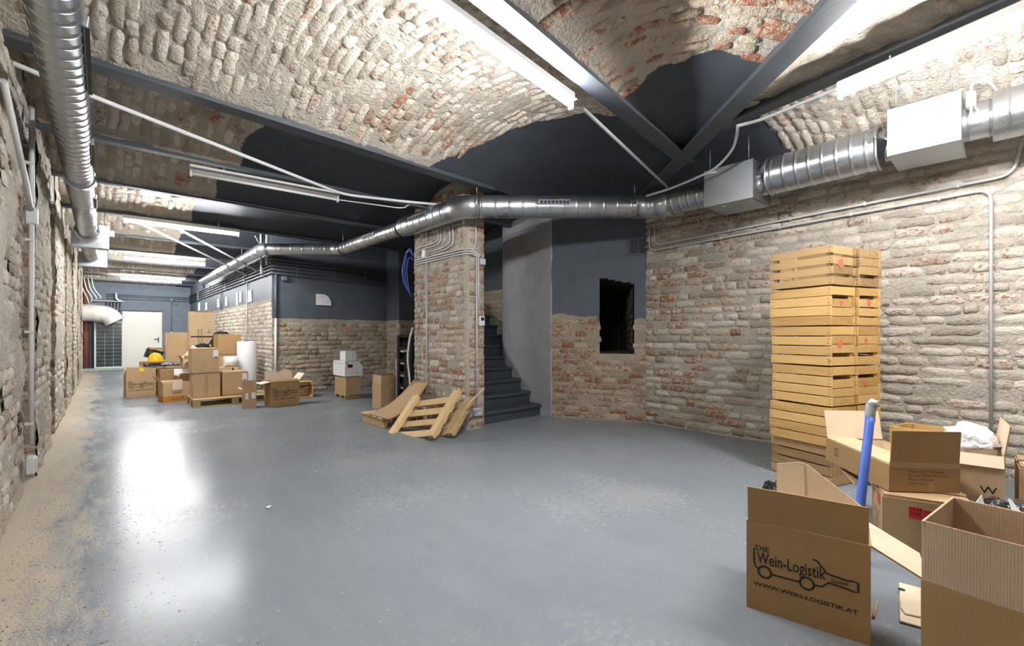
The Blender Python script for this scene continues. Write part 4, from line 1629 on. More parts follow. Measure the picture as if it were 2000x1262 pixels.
def crate(label, loc, rotz, L=.52, W=.30, H=.312, side_gap=.006, end_gaps=(0, .02, 0), mat='crate', red=None, group=None, tilt=None):
    o = thing('wooden_crate', label, 'crate', loc, rotz, group)
    if tilt:
        o.rotation_euler = (tilt[0], tilt[1], rotz)
    t = .011
    hs = (H - .006 - 3 * side_gap) / 4
    key = (L, W, H, side_gap)
    for s in (-1, 1):
        for k in range(4):
            z = .003 + k * (hs + side_gap) + hs / 2
            x_ = rnd.uniform(-.003, .003)
            m = MB().box((x_, s * (W / 2 - t / 2), z), (L + rnd.uniform(-.004, .004), t, hs), rotx(0), .0015)
            sl = m.build('side_slat', mat, o)
            if s == 1:
                mb = MB()
                for e in (-1, 1):
                    for dz in (-.25, .25):
                        mb.box((x_ + e * (L / 2 - .022 + rnd.uniform(-.004, .004)), s * (W / 2 + .0008), z + dz * hs), (.006, .002, .006))
                mb.build('nails', 'ink_faint', sl)['kind'] = 'stuff'
    he = (H - .006 - sum(end_gaps)) / 4
    for s in (-1, 1):
        z = .003
        for k in range(4):
            MB().box((s * (L / 2 - t * 1.5 - .001), 0, z + he / 2), (t, W - 2 * t - .001, he), None, .0015).build('end_slat', mat, o)
            z += he + (end_gaps[k] if k < 3 else 0)
    for sx in (-1, 1):
        for sy in (-1, 1):
            MB().box((sx * (L / 2 - t * 2 - .018), sy * (W / 2 - t - .018), H / 2), (.034, .034, H - .008), None, .002).build('corner_post', mat, o)
    for k in range(4):
        y = -W / 2 + t + .03 + k * (W - 2 * t - .06) / 3
        MB().box((0, y, .009), (L - 4 * t, .055, .01)).build('bottom_slat', mat, o)
    if red:
        y, z, rr = red
        n = 11
        vs = [(-L / 2 + t - .0032 - .0, y, z)]
        vs = [(-(L / 2 - t * 1.0 - .0) - .0012, y, z)]
        for i in range(n):
            q = rr * 1.4 * rnd.uniform(.6, 1.2)
            vs.append((vs[0][0], y + q * math.cos(i * 2 * math.pi / n), z + q * 1.1 * math.sin(i * 2 * math.pi / n)))
        MB().add(vs, [(0, (i + 1) % n + 1, i + 1) for i in range(n)]).build('red_mark', plain('red_dab%d' % rnd.randrange(9999), (.75, .16, .10), .8), o)
    return o


C0 = Vector((4.23, .97, 0))
E1 = Vector((.333, .943, 0)).normalized()
E2 = Vector((E1.y, -E1.x, 0))
CR = math.atan2(E1.y, E1.x)
ordw = ['bottom', 'second lowest', 'third lowest', 'third from the top', 'second from the top', 'topmost']
spec_a = [  # side gap, end gaps, red mark, wood, nudge along E1, along E2, turn
    (.010, (0, .0, 0), None, 'crate_old', .02, .02, .0),
    (.008, (.006, .03, .005), (-.08, .15, .02), 'crate', .0, -.025, .02),
    (.008, (.006, .006, .035), None, 'crate', -.004, -.004, -.015),
    (.009, (.033, .006, .006), (.03, .17, .022), 'crate', .0, -.006, -.015),
    (.005, (.005, .005, .03), (.01, .18, .014), 'crate', .012, -.004, .02),
    (.024, (.022, .010, .018), (.03, .17, .026), 'crate_old', .005, -.01, .045)]
spec_b = [
    (.010, (.02, .0, 0), None, 'crate_old', .05, .03, .03),
    (.004, (.004, .02, .003), None, 'crate', .0, .0, .0),
    (.005, (.003, .004, .03), (.03, .17, .018), 'crate', .0, .0, .0),
    (.006, (.03, .004, .004), (.02, .2, .014), 'crate', .0, .0, .0),
    (.004, (.014, .012, .03), (-.01, .19, .02), 'crate', .01, .02, .02),
    (.010, (.03, .004, .003), None, 'crate_old', .01, .03, .02)]
for spec, off, nm in ((spec_a, 0.0, 'front'), (spec_b, .306, 'rear')):
    for k, (sg, eg, red, mt, n1, n2, tn) in enumerate(spec):
        p = C0 + E1 * (.26 + n1) + E2 * (.15 + off + n2) + Vector((0, 0, k * .319 + .002))
        crate('%s yellow wooden crate of the %s column in the tall stack' % (ordw[k], nm), p, CR + tn, side_gap=sg, end_gaps=eg, red=red, mat=mt, group='stacked wooden crates')
crate('shallow wooden crate on the floor behind the bubble wrap carton', (4.85, .42, .002), 1.35, H=.15, mat='crate_old', group='stacked wooden crates')
crate('lone wooden crate peeping out behind the flat carton', (4.85, .42, .156), 1.35, mat='crate', group='stacked wooden crates')


# ================================================================ PALLETS BY THE PILLAR
def frame_at(o, p, ex, ey):
    ex = Vector(ex).normalized()
    ez = ex.cross(Vector(ey)).normalized()
    ey = ez.cross(ex)
    o.matrix_world = Matrix(((ex.x, ey.x, ez.x, p[0]), (ex.y, ey.y, ez.y, p[1]), (ex.z, ey.z, ez.z, p[2]), (0, 0, 0, 1)))


def slat_pallet(label, L, Wd, p, ex, ey, n=4, mat='pallet', beam_w=.10, beam_t=.06, second=True):
    """two bearers along local x, n cross boards under them; +z is the bearer side"""
    o = thing('wooden_pallet', label, 'pallet')
    frame_at(o, p, ex, ey)
    for y in (beam_w / 2, Wd - beam_w / 2):
        MB().box((L / 2, y, beam_t / 2), (L, beam_w, beam_t), None, .004).build('bearer', mat, o)
    for k in range(n):
        x = L * (.14 + .72 * k / (n - 1))
        w_ = .105 * rnd.uniform(.9, 1.05)
        MB().box((x, Wd / 2, -.011), (w_, Wd - .01, .02), None, .003).build('board', mat, o)
    return o


b0, b1 = Vector((2.75, 5.18, .03)), Vector((2.79, 4.40, .03))
up_ = Vector((.54, .225, .47))
slat_pallet('light wooden pallet leaning in front, bearers outward, by the pillar', .74, .82, b1, up_, b0 - b1)
q0, q1 = Vector((3.02, 4.50, .02)), Vector((3.13, 4.35, .02))
sp = slat_pallet('second wooden pallet leaning behind the first against the pillar', .58, .5, (3.02, 4.36, .03), up_, b0 - b1, n=5, mat='pallet_old')
stk = MB().seg(D(912, 792, 5.45), D(946, 758, 5.5), .018, .018, ch=.003).build('wooden_stick', 'pallet')
tag(stk, 'thin wooden stick poking up beside the leaning pallets', 'stick')
# small pallet flat on the floor under the cardboard
fp = thing('wooden_pallet', 'small low pallet on the floor under the cardboard sheet', 'pallet')
for k in range(4):
    MB().box((3.02 - .0 * k, 5.52 + .17 * k, .128), (.72, .12, .02), None, .003).build('board', 'pallet', fp)
for x in (2.72, 3.02, 3.32):
    MB().box((x, 5.78, .0595), (.07, .60, .117), None, .004).build('bearer', 'pallet', fp)
# the bent cardboard sheet
cs = thing('cardboard_sheet', 'large bent cardboard sheet sloping from the floor up the pillar', 'cardboard')
ca_, cb_ = G(718, 807, .145), G(757, 819, .145)
cc_, cd_ = Vector((3.385, 5.50, .54)), Vector((3.385, 5.92, .56))
vs, fs = [], []
n_, m_ = 14, 4
for i in range(n_ + 1):
    t = i / n_
    zc = .15 + (.40) * t ** 1.9
    for j in range(m_ + 1):
        s = j / m_
        p = ca_.lerp(cb_, s).lerp(cd_.lerp(cc_, s), t)
        vs.append((p.x, p.y, zc))
k_ = len(vs)
vs += [(x, y, z - .006) for x, y, z in vs]
for i in range(n_):
    for j in range(m_):
        a_ = i * (m_ + 1) + j
        fs.append((a_, a_ + 1, a_ + m_ + 2, a_ + m_ + 1))
        fs.append((a_ + k_, a_ + m_ + 1 + k_, a_ + m_ + 2 + k_, a_ + 1 + k_))
rim = [j for j in range(m_ + 1)] + [i * (m_ + 1) + m_ for i in range(1, n_ + 1)] + [n_ * (m_ + 1) + j for j in range(m_ - 1, -1, -1)] + [i * (m_ + 1) for i in range(n_ - 1, 0, -1)]
for a_, b_ in zip(rim, rim[1:] + rim[:1]):
    fs.append((a_, a_ + k_, b_ + k_, b_))
MB().add(vs, fs, True).build('sheet_board', 'card', cs)
# tall open carton beside it
c, a, L = from_corner((3.37, 6.94), (3.76, 6.95), .30)
tc_ = carton('tall_open_carton', 'plain open carton standing left of the pillar behind the cardboard sheet', L, .30, .39, c, a, {'front': -2, 'left': 4, 'right': 4, 'back': 4}, 'card', 'card_dark', .15)
face_plate(tc_, 'tape', 'card_light', 'front', L * .52, .375, .06, .06, L, .30)

# ---- black bottle rack, white board and hoses behind the pillar
rk = thing('bottle_rack', 'narrow black rack with yellow tags standing behind the pillar', 'rack')
rx, ry = 3.53, 6.42
rdir = Vector((FY, -FX, 0))
fdir = Vector((-FX, -FY, 0))
RR = Matrix((rdir, fdir, Vector((0, 0, 1)))).transposed()
P0 = Vector((rx, ry, 0))
rl = lambda x, y, z: P0 + rdir * x + fdir * y + Vector((0, 0, z))
for x in (-.09, .10):
    MB().box(rl(x, 0, .6), (.035, .22, 1.2), RR, .004).build('upright', 'black', rk)
MB().box(rl(0, -.1, .6), (.2, .012, 1.19), RR).build('back_panel', 'black', rk)
for k in range(7):
    z = .05 + k * .19
    MB().box(rl(0.005, 0, z), (.16, .2, .05), RR, .004).build('shelf', 'black', rk)
for k in range(5):
    z = .17 + k * .19
    MB().box(rl(-.035, .02, z + .03), (.06, .1, .05), RR @ Matrix.Rotation(.3, 3, 'Y'), .006).build('white_clip', 'paper', rk)
    tg = MB().box(rl(.05, .09, z + .04), (.075, .01, .04), RR @ Matrix.Rotation(-.45, 3, 'Y'), .002).build('yellow_tag', 'yellow_note', rk)
    MB().box(rl(.052, .0965, z + .037), (.05, .003, .009), RR @ Matrix.Rotation(-.45, 3, 'Y')).build('tag_stripe', 'ink', tg)
bk = MB().plate([D(786, 800, 6.75), D(800, 800, 6.7), D(800, 690, 6.8), D(792, 690, 6.8)], .03).build('black_tray', 'black')
tag(bk, 'thin black plastic tray leaning between rack and pillar', 'tray')
wb = thing('white_board', 'narrow white board standing left of the black rack', 'board')
MB().box(tuple(D(778, 760, 7.55).to_2d()) + (.40,), (.08, .03, .80), RR, .004).build('board_face', 'paper', wb)
conduit('white hose hanging down the left edge of the pillar', [D(806, 640, 6.75), D(800, 660, 6.7), D(795, 700, 6.65), D(800, 740, 6.6), D(801, 762, 6.6)], .013, 'conduit', .15, name='hose', cat='hose')
bc = thing('blue_cables', 'loops of blue cable hanging on the dark wall behind the pillar', 'cable')
for dx, dz in ((0, 0), (8, 14), (4, -4)):
    MB().tube(bend([Vector((3.56, 6.24, 2.42 - .004 * dz)), D(802, 488 + dz, 7.1), D(793 + dx * .4, 495 + dz, 7.2), D(786 + dx, 525 + dz * .5, 7.2), D(788 + dx, 550, 7.2), D(796 + dx * .3, 566, 7.2), D(804, 580, 7.2)], .2), .013, 8).build('cable', 'blue_cable', bc)

# ---- white archive boxes on a carton on a little pallet
px_, py_ = 3.52, 8.66
sp2 = thing('small_pallet', 'tiny wooden pallet under the carton with the white boxes', 'pallet')
for y in (-.22, 0, .22):
    MB().box((px_, py_ + y, .033), (.30, .05, .066), None, .003).build('bearer', 'pallet_old', sp2)
for x in (-.11, 0, .11):
    MB().box((px_ + x, py_, .074), (.09, .54, .014), None, .002).build('board', 'pallet_old', sp2)
cbx = carton('small_carton', 'brown carton on the tiny pallet, white boxes on top', .29, .54, .32, (px_, py_), 0, {'left': 90, 'right': 90, 'front': 90, 'back': 90}, 'card', z=.083)
wx = carton('white_box', 'large white box with a green corner on the small carton', .34, .58, .27, (px_, py_), 0, {'left': 90, 'right': 90, 'front': 90, 'back': 90}, 'paper', 'paper', z=.43, tape=False)
MB().plate([(.17, -.2915, .27), (.10, -.2915, .27), (.13, -.2915, .24), (.17, -.2915, .19)], .002).build('green_corner', 'green', wx)
face_plate(wx, 'dark_label', 'ink', 'front', .10, .20, .10, .045, .34, .58)
face_plate(wx, 'red_label', 'red', 'front', .10, .17, .09, .02, .34, .58)
face_plate(wx, 'black_dot', 'ink', 'front', .05, .245, .025, .025, .34, .58)
for k in range(4):
    face_plate(wx, 'black_dot', 'ink', 'left', .1 + .13 * k, .235, .02, .025, .34, .58)
face_plate(wx, 'small_mark', 'ink_faint', 'front', .24, .06, .03, .015, .34, .58)
w2 = carton('white_box', 'small white box on top of the large white box', .19, .26, .165, (px_ - .05, py_ - .12), 0, {'left': 90, 'right': 90, 'front': 90, 'back': 90}, 'paper', 'paper', z=.722, tape=False)
for k in range(3):
    face_plate(w2, 'small_mark', 'ink_faint', 'front', .15, .05 + .04 * k, .02, .012, .19, .26)
jr = thing('white_jar', 'small pale jar beside the top white box', 'jar')
MB().tube([(px_ + .1, py_ - .12, .722), (px_ + .1, py_ - .12, .80), (px_ + .1, py_ - .12, .82), (px_ + .1, py_ - .12, .84)], [.035, .035, .022, .022], 14).build('jar_body', 'paper', jr)
MB().tube([(px_ + .1, py_ - .12, .84), (px_ + .1, py_ - .12, .865)], .026, 14).build('lid', 'conduit', jr)

# ================================================================ THE HEAP OF CARTONS IN THE CORRIDOR
shut = {'left': 90, 'right': 90, 'front': 90, 'back': 90}
c, a, L = from_corner((.34, 11.47), (.80, 11.52), .30)
k1 = carton('printed_carton', 'printed bottle van carton with a yellow note, left end of the heap', L, .30, .42, c, a, {'front': 2, 'back': 3, 'left': 20, 'right': 20}, 'card', logo=True, flap=.15)
MB().box((.0, -.158, .525), (.075, .002, .07)).build('yellow_note', 'yellow_note', k1)
c, a, L = from_corner((.80, 10.14), (1.17, 10.20), .30)
k2 = carton('orange_carton', 'open carton with an orange printed base band in front of the heap', L, .30, .34, c, a, {'front': 12, 'left': -35, 'back': 4}, 'card', flap=.0 + .02, fl={'left': .15, 'back': .03})
face_plate(k2, 'orange_band', 'card_orange', 'front', L / 2, .055, L, .11, L, .30)
face_plate(k2, 'orange_band', 'card_orange', 'left', .15, .055, .30, .11, L, .30)
face_text(k2, 'printed_text', 'ink', [('Grole M', .17)], .13, .04, .035, L, .30, off=.003)
MB().box((.02, -.165, .30), (.15, .012, .17), rotx(.1)).build('hanging_flap', 'card_in', k2)
MB().box((.02, -.157, .19), (.14, .004, .05)).build('dark_slot', 'card_dark', k2)
c, a, L = from_corner((.84, 11.25), (1.38, 11.30), .5)
k3 = carton('dark_carton', 'shaded open carton under the black sheet and yellow helmet', L, .5, .50, c, a, {'left': 90, 'right': 90, 'front': 90, 'back': 90}, 'card_dark', flap=.22)
# black sheet over it
vs, fs = [], []
n_, m_ = 16, 8
for j in range(m_ + 1):
    for i in range(n_ + 1):
        x = .60 + .80 * i / n_
        y = 11.49 + .44 * j / m_
        z = .635 + .03 * noise.noise(Vector((x * 4, y * 4, 1))) + .05 * max(0, (x - 1.2) / .28) - .0 * x
        if j == 0:
            z -= .05
        vs.append((x, y, z))
for j in range(m_):
    for i in range(n_):
        a_ = j * (n_ + 1) + i
        fs.append((a_, a_ + 1, a_ + n_ + 2, a_ + n_ + 1))
o = MB().add(vs, fs, True).build('black_sheet', 'black_film')
so = o.modifiers.new('thickness', 'SOLIDIFY')
so.thickness = .006
tag(o, 'black plastic sheet draped over the shaded carton', 'plastic sheet')
# helmet
hm = thing('safety_helmet', 'yellow safety helmet lying on the black sheet', 'helmet', (.80, 11.68, .665), .4)
vs, fs = [], []
for j in range(9):
    th_ = (math.pi / 2) * j / 8
    for i in range(24):
        ph = 2 * math.pi * i / 24
        vs.append((.135 * math.sin(th_) * math.cos(ph) if j else 0, .115 * math.sin(th_) * math.sin(ph) if j else 0, .015 + .16 * math.cos(th_)))
for j in range(8):
    for i in range(24):
        fs.append((j * 24 + i, (j + 1) * 24 + i, (j + 1) * 24 + (i + 1) % 24, j * 24 + (i + 1) % 24))
MB().add(vs, fs, True).build('shell', 'yellow', hm)
MB().tube([(.165 * math.cos(t * math.pi / 12), .135 * math.sin(t * math.pi / 12), .015) for t in range(25)], .008, 6).build('brim', 'yellow', hm)
for s in (-.03, .03):
    MB().tube([(-.11, s, .095), (-.06, s, .155), (0, s, .178), (.06, s, .155), (.11, s, .095)], .007, 6).build('ridge', 'yellow', hm)
c, a, L = from_corner((1.06, 10.52), (1.44, 10.56), .36)
carton('white_edged_carton', 'open carton with pale turned-out flaps behind the orange banded carton', L, .36, .43, c, a, {'front': -60, 'left': -70, 'back': -10, 'right': -20}, 'card', 'foam', .12)

# euro pallet and the cartons on it
ep = thing('euro_pallet', 'long wooden pallet carrying three stacked cartons', 'pallet')
ex0, ey0 = 1.11, 9.04
for k in range(5):
    MB().box((ex0 + .6, ey0 + .07 + k * .165, .133), (1.2, .14 if k % 2 == 0 else .10, .022), None, .003).build('top_board', 'pallet_old', ep)
for x in (.05, .6, 1.15):
    MB().box((ex0 + x, ey0 + .4, .111), (.10, .8, .022), None, .003).build('cross_board', 'pallet_old', ep)
    for y in (.05, .4, .75):
        MB().box((ex0 + x, ey0 + y, .061), (.10, .10, .078), None, .003).build('block', 'pallet_old', ep)
for y in (.05, .4, .75):
    MB().box((ex0 + .6, ey0 + y, .011), (1.2, .10, .022), None, .003).build('runner', 'pallet_old', ep)
zp = .146
for nm, lb_, x, z, dy in (('closed_carton', 'lower taped carton at the left end of the long pallet', 1.315, zp, .0), ('closed_carton', 'upper carton with a white label, stacked at the left of the pallet', 1.30, zp + .42, .0), ('closed_carton', 'carton with a white label in the middle of the long pallet', 1.745, zp, .02)):
    o = carton(nm, lb_, .385 if x < 1.5 else .40, .40, .40, (x, 9.2 + .2 + dy), rnd.uniform(-.01, .03), shut, 'card', z=z, group='cartons on the long pallet')
    if 'label' in lb_:
        s_ = face_plate(o, 'white_label', 'paper', 'front', .335, .315, .075, .13, .39, .40)
        MB().plate([(.12, -.2025, .27), (.165, -.2025, .27), (.165, -.2025, .255), (.12, -.2025, .255)], .001).build('label_print', 'ink', s_)
    else:
        face_plate(o, 'tape', 'tape', 'front', .19, .20, .05, .40, .385, .40)
        face_plate(o, 'white_label', 'paper', 'left', .35, .3, .03, .12, .385, .40)
c, a, L = from_corner((1.69, 8.46), (1.89, 8.42), .20)
k4 = carton('narrow_carton', 'small narrow carton with two white labels in front of the pallet', L, .20, .31, c, a, {'front': 2, 'left': -65, 'right': 30}, 'card', flap=.145, fl={'left': .06})
face_plate(k4, 'white_label', 'paper', 'front', .07, .20, .04, .10, L, .2)
face_plate(k4, 'white_label', 'paper', 'front', .165, .21, .06, .10, L, .2)
c, a, L = from_corner((2.08, 8.30), (2.54, 8.34), .30)
carton('printed_carton', 'open printed bottle van carton at the right end of the heap', L, .30, .42, c, a, {'back': -12, 'left': -100, 'right': -40, 'front': 60}, 'card_dark', logo=True, flap=.15, fl={'front': .06})
# crate lying on its side
o = crate('wooden crate lying on its side behind the right printed carton', (2.90, 9.55, .155), -.15, L=.40, W=.30, H=.40, mat='crate', group='stacked wooden crates', tilt=(math.pi / 2, 0))
# rolls
rl_ = thing('foam_roll', 'tall white packaging roll standing behind the cartons', 'roll', (2.14, 10.3, 0))
MB().tube([(0, 0, 0), (0, 0, .01), (0, 0, 1.07), (0, 0, 1.08)], [.165, .17, .17, .165], 36).build('roll_body', 'foam', rl_)
MB().tube([(0, 0, 1.078), (0, 0, 1.083)], .04, 16).build('core_hole', 'ink', rl_)
# stack behind
for k in range(3):
    o = carton('stacked_carton', ['bottom', 'middle', 'top'][k] + ' carton of the stack left of the white roll', .40, .42, .39, (1.86 + .01 * k, 10.72), .02 * k, shut, 'card' if k < 2 else 'card_dark', z=k * .41, group='carton stack by the roll')
lr = thing('foam_roll', 'short white roll lying beside the tall white roll', 'roll')
MB().tube([(1.72, 10.12, .70), (1.95, 10.12, .70)], .095, 24).build('roll_body', 'foam', lr)
MB().tube([(1.715, 10.12, .70), (1.955, 10.12, .70)], .03, 12).build('core_tube', 'card_light', lr)
o = carton('strapped_carton', 'carton with a black strap under the short white roll', .40, .36, .585, (1.74, 10.14), 0, shut, 'card_light')
face_plate(o, 'black_strap', 'black', 'front', .30, .29, .03, .58, .40, .36)
# tall upright carton
o = carton('upright_carton', 'very tall flat carton with black tape standing upright at the back', .44, .20, 1.70, (1.60, 11.95), .03, shut, 'card_light')
face_plate(o, 'black_tape', 'black', 'front', .22, 1.17, .40, .03, .44, .2)
mb = MB()
pl = lambda u, v: (-.22 + u, -.1016, v)
for u in (.15, .17, .21, .23):
    stroke(mb, [(u, 1.03), (u, 1.33)], .006, pl)
stroke(mb, [(.33, 1.25), (.38, 1.25), (.36, 1.33), (.33, 1.25)], .012, pl)
for v in (1.04, 1.32):
    stroke(mb, [(.15, v), (.23, v)], .005, pl)
mb.build('printed_marks', 'ink_faint', o)
# big torn carton leaning
o = carton('torn_carton', 'large torn open carton left of the very tall one', .48, .4, .93, (1.27, 12.55), -.06, {'front': -8, 'left': -10, 'right': 5, 'back': -5}, 'card_light', 'card_in', .33)
o = carton('base_carton', 'carton under the tilted black case beside the torn carton', .40, .36, .62, (.80, 12.75), 0, shut, 'card')
bt = thing('black_case', 'tilted black case with a brown flap, left of the torn carton', 'case', (.80, 12.72, .66), .1)
bt.rotation_euler = (.0, .32, .1)
MB().box((0, 0, .13), (.28, .26, .2), None, .01).build('case_body', 'black_cloth', bt)
MB().box((0, -.02, .26), (.27, .25, .05), Matrix.Rotation(-.25, 3, 'Y'), .004).build('case_lid', 'card', bt)
MB().box((0, -.135, .15), (.24, .01, .05), None, .003).build('case_pocket', 'steel_dark', bt)
o = carton('crossing_carton', 'carton wedged in the middle of the heap below the very tall one', .40, .36, .93, (1.62, 11.45), .02, shut, 'card_light')
# black bag
bg = thing('black_bag', 'black bag with straps slumped beside the very tall carton', 'bag')
blob('bag_body', None, None, (1.78, 11.35, 1.01), (.08, .10, .24), 'black_cloth', 4, 18, 12, .25, True, bg)
blob('bag_flap', None, None, (1.88, 11.33, 1.24), (.13, .09, .05), 'black_cloth', 6, 18, 10, .3, False, bg)
MB().tube(bend([(1.72, 11.28, .93), (1.60, 11.24, .96), (1.68, 11.24, 1.06), (1.76, 11.24, 1.15)], .1), .014, 8).build('strap', 'black_cloth', bg)
blob('black_cloth', 'crumpled black cloth on top of the heap', 'cloth', (1.54, 11.36, .965), (.11, .08, .06), 'black_cloth', 11, 20, 10, .5)
ct = thing('cardboard_tube', 'short cardboard tube lying slanted on the heap', 'tube')
MB().tube([(1.20, 11.16, .70), (1.40, 11.18, .97)], .05, 16).build('tube_body', 'card_in', ct)
MB().tube([(1.197, 11.16, .696), (1.201, 11.16, .702)], .042, 16).build('tube_bore', 'ink', ct)
k5 = carton('white_tray', 'open white rimmed tray full of papers in the middle of the heap', .34, .34, .16, (1.32, 10.95), .05, {'left': -30, 'front': -40}, 'card', 'foam', .08, z=.58)
for k, (x, y, z, r_) in enumerate(((1.27, 10.88, .77, .3), (1.36, 10.84, .80, -.4), (1.40, 10.94, .83, .9), (1.24, 10.70, .70, 1.2))):
    o = MB().box((x, y, z), (.21, .15, .004), Matrix.Rotation(r_, 3, 'Z') @ Matrix.Rotation(.25 - .2 * k, 3, 'X')).build('paper_sheet', 'paper')
    tag(o, ['flattest white sheet of paper on the heap tray', 'white sheet of paper sloping forward off the heap tray', 'topmost white sheet of paper on the heap tray', 'lowest white sheet of paper sliding off the tray front'][k], 'paper', 'papers on the tray')

# ================================================================ FAR END
sp_ = thing('solar_panel', 'dark framed grid panel leaning at the far end beside the door', 'panel')
sx0, sx1, sy, sz0, sz1 = -.19, .53, 20.75, .10, 1.66
cols, rows = 3, 12
cw, chh = (sx1 - sx0 - .06) / cols, (sz1 - sz0 - .06) / rows
MB().box(((sx0 + sx1) / 2, sy + .02, (sz0 + sz1) / 2), (sx1 - sx0 - .03, .02, sz1 - sz0 - .03)).build('back_sheet', plain('pale_grid', (.62, .60, .50)), sp_)
me0 = None
for i in range(cols):
    for j in range(rows):
        p = Vector((sx0 + .03 + (i + .5) * cw, sy + .006, sz0 + .03 + (j + .5) * chh))
        if me0 is None:
            o = MB().box((0, 0, 0), (cw - .010, .01, chh - .010)).build('cell', 'panel', sp_, p)
            me0 = o.data
        else:
            o = bpy.data.objects.new('cell', me0)
            o.parent = sp_
            o.location = p
            COL.objects.link(o)
mb = MB()
for x in (sx0, sx1):
    mb.box((x, sy + .01, (sz0 + sz1) / 2), (.035, .05, sz1 - sz0 + .03), None, .004)
for z in (sz0, sz1):
    mb.box(((sx0 + sx1) / 2, sy + .01, z), (sx1 - sx0, .05, .035), None, .004)
mb.build('frame', 'door', sp_)
o = MB().box((-.1, 20.85, .045), (1.5, .6, .085), None, .01).build('plinth', 'pale_green')
tag(o, 'pale green plinth under the dark grid panel', 'plinth')
fd = thing('flexible_hose', 'thick white corrugated hose arching over the dark panel', 'hose')
path = bend([(-1.3, 20.4, 1.93), (-.35, 20.4, 1.95), (.15, 20.4, 1.90), (.34, 20.4, 1.62)], .5, 10)
P2, R2 = [], []
for a_, b_ in zip(path, path[1:]):
    L_ = (b_ - a_).length
    k = max(1, int(L_ / .035))
    for i in range(k):
        P2.append(a_.lerp(b_, i / k))
        R2.append(.27 + (.014 if len(P2) % 2 else 0))
MB().tube(P2, R2, 24).build('hose_body', plain('cream_hose', (.72, .68, .62), .6), fd)
o = MB().tube([(-.42, 20.98, .09), (-.42, 20.98, 3.05)], .085, 16).build('downpipe', 'brown_pipe')
tag(o, 'brown downpipe behind the corrugated hose at the far end', 'pipe')
wc = thing('white_cables', 'tangle of white cables hanging in the far left corner', 'cables')
for k in range(4):
    x = -.48 + .09 * k
    MB().tube(bend([(x - .05, 20.0, 3.05), (x, 20.0, 2.7), (x + .12 + .03 * k, 20.05, 2.4), (x + .16 - .05 * k, 20.1 + .05 * k, 2.2 + .07 * k)], .2), .015, 8).build('cable', 'white', wc)
pt = thing('pipe_rack', 'grey bracket with thin vertical pipes left of the door', 'pipes')
MB().box((.15, YF - .12, 2.38), (.85, .05, .03), None, .004).build('rail', 'conduit', pt)
for k in range(5):
    MB().tube([(.1 + .09 * k, YF - .06, 2.4), (.1 + .09 * k, YF - .06, 1.8)], .014, 8).build('pipe', 'steel_dark', pt)
MB().tube(bend([(.35, YF - .15, 2.68), (.36, YF - .15, 2.45), (.5, YF - .15, 2.4)], .08), .03, 8).build('bent_pipe', 'white', pt)

# ================================================================ PAPERS ON THE WALLS
xs = 2.5 - .012
nn_ = 0
for (pxa, pxb, pyt, pyb, tx) in ((387, 391, 592, 606, 'first'), (401, 405, 592, 605, 'second'), (424, 429, 584, 600, 'third'), (440, 444, 581, 597, 'fourth'), (461, 465, 572, 596, 'fifth'), (467, 472, 571, 590, 'sixth'), (484, 492, 568, 589, 'seventh')):
    p, q = PX(pxa, pyt, xs), PX(pxb, pyb, xs)
    ym = (p.y + q.y) / 2
    o = thing('paper_note', '%s white paper strip from the far end on the corridor wall' % tx, 'paper', group='papers on the corridor wall')
    zt, zb = p.z, q.z
    w_ = abs(p.y - q.y) / 2
    MB().plate([(xs, ym + w_, zb), (xs, ym - w_, zb), (xs, ym - w_ * .75, zt), (xs, ym + w_ * .9, zt)], .003).build('sheet_paper', 'paper', o)
sg = thing('wall_notice', 'white quarter-round notice on the charcoal block wall', 'notice')
p0 = PY(617, 574, 9.88)
p1 = PY(647, 597, 9.88)
pts = [(p0.x, 9.88, p1.z), (p1.x, 9.88, p1.z)]
wq, hq = p1.x - p0.x, p0.z - p1.z
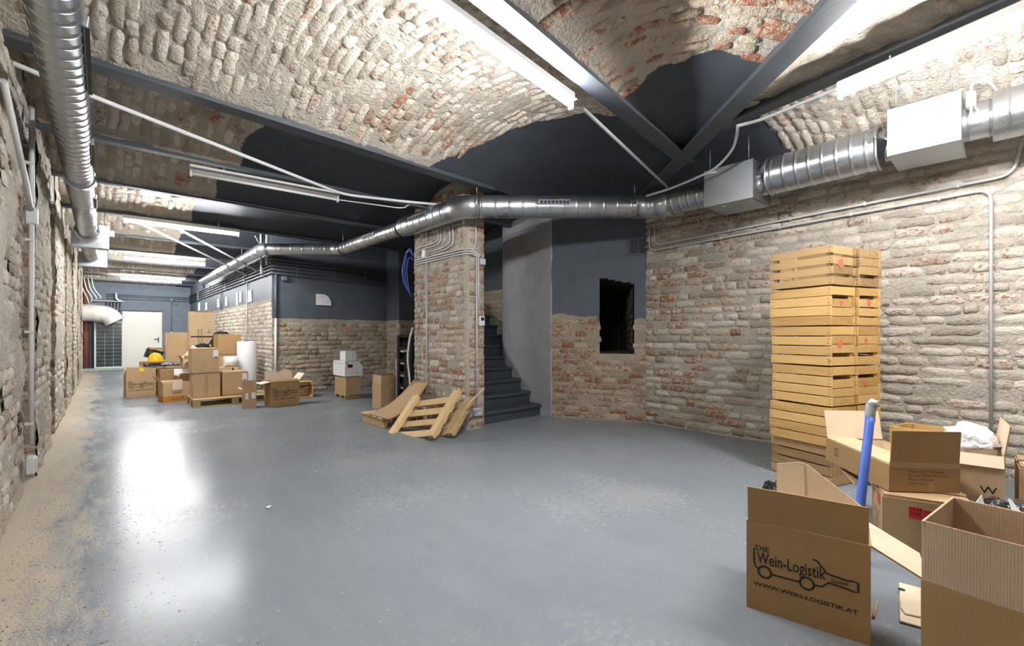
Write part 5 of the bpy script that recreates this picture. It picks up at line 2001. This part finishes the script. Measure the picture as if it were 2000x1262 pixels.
for k in range(9):
    a_ = math.pi / 2 * k / 8
    pts.append((p0.x + wq * .45 + wq * .55 * math.cos(a_), 9.88, p1.z + .02 + (hq - .02) * math.sin(a_)))
pts.append((p0.x, 9.88, p0.z))
MB().plate(pts, .004).build('sheet_paper', 'paper', sg)
MB().box((p0.x + wq * .4, 9.876, p0.z - .05), (.12, .002, .01)).build('printed_line', 'conduit', sg)

# ================================================================ FLOOR LITTER
sc_ = MB().box(tuple(G(524, 991, .004).to_2d()) + (.006,), (.035, .025, .008), Matrix.Rotation(.6, 3, 'Z'), .002).build('paper_scrap', 'paper')
tag(sc_, 'tiny white scrap of paper alone on the open floor', 'paper')


def litter(name, label, n, gen, mats, smin, smax):
    vs, fs, mi = [], [], []
    for _ in range(n):
        x, y = gen()
        s = rnd.uniform(smin, smax)
        h_ = s * rnd.uniform(.15, .4)
        a_ = rnd.uniform(0, 3.14)
        ca__, sa__ = math.cos(a_) * s, math.sin(a_) * s
        k = len(vs)
        e = rnd.uniform(.35, .8)
        vs += [(x + ca__, y + sa__, 0), (x - sa__ * e, y + ca__ * e, 0), (x - ca__, y - sa__, 0), (x + sa__ * e, y - ca__ * e, 0), (x, y, h_)]
        fs += [(k, k + 1, k + 4), (k + 1, k + 2, k + 4), (k + 2, k + 3, k + 4), (k + 3, k, k + 4)]
        mi += [rnd.randrange(len(mats))] * 4
    o = MB().add(vs, fs).build(name, mats[0])
    for m in mats[1:]:
        o.data.materials.append(M[m])
    o.data.polygons.foreach_set('material_index', mi)
    tag(o, label, 'debris', kind='stuff')


litter('grit', 'sandy grit strewn along the foot of the left wall', 5400, lambda: (XL + .07 + abs(rnd.gauss(0, .28)) + (.25 if rnd.random() < .15 else 0), rnd.uniform(1.2, 6) if rnd.random() < .6 else rnd.uniform(1.2, 18)), ('crate', 'crate_old', 'mortar'), .002, .008)
litter('chips', 'small wood and mortar chips scattered over the open floor', 900, lambda: (rnd.uniform(.7, 5.2), rnd.uniform(.8, 6)), ('crate', 'crate_old', 'mortar'), .002, .006)
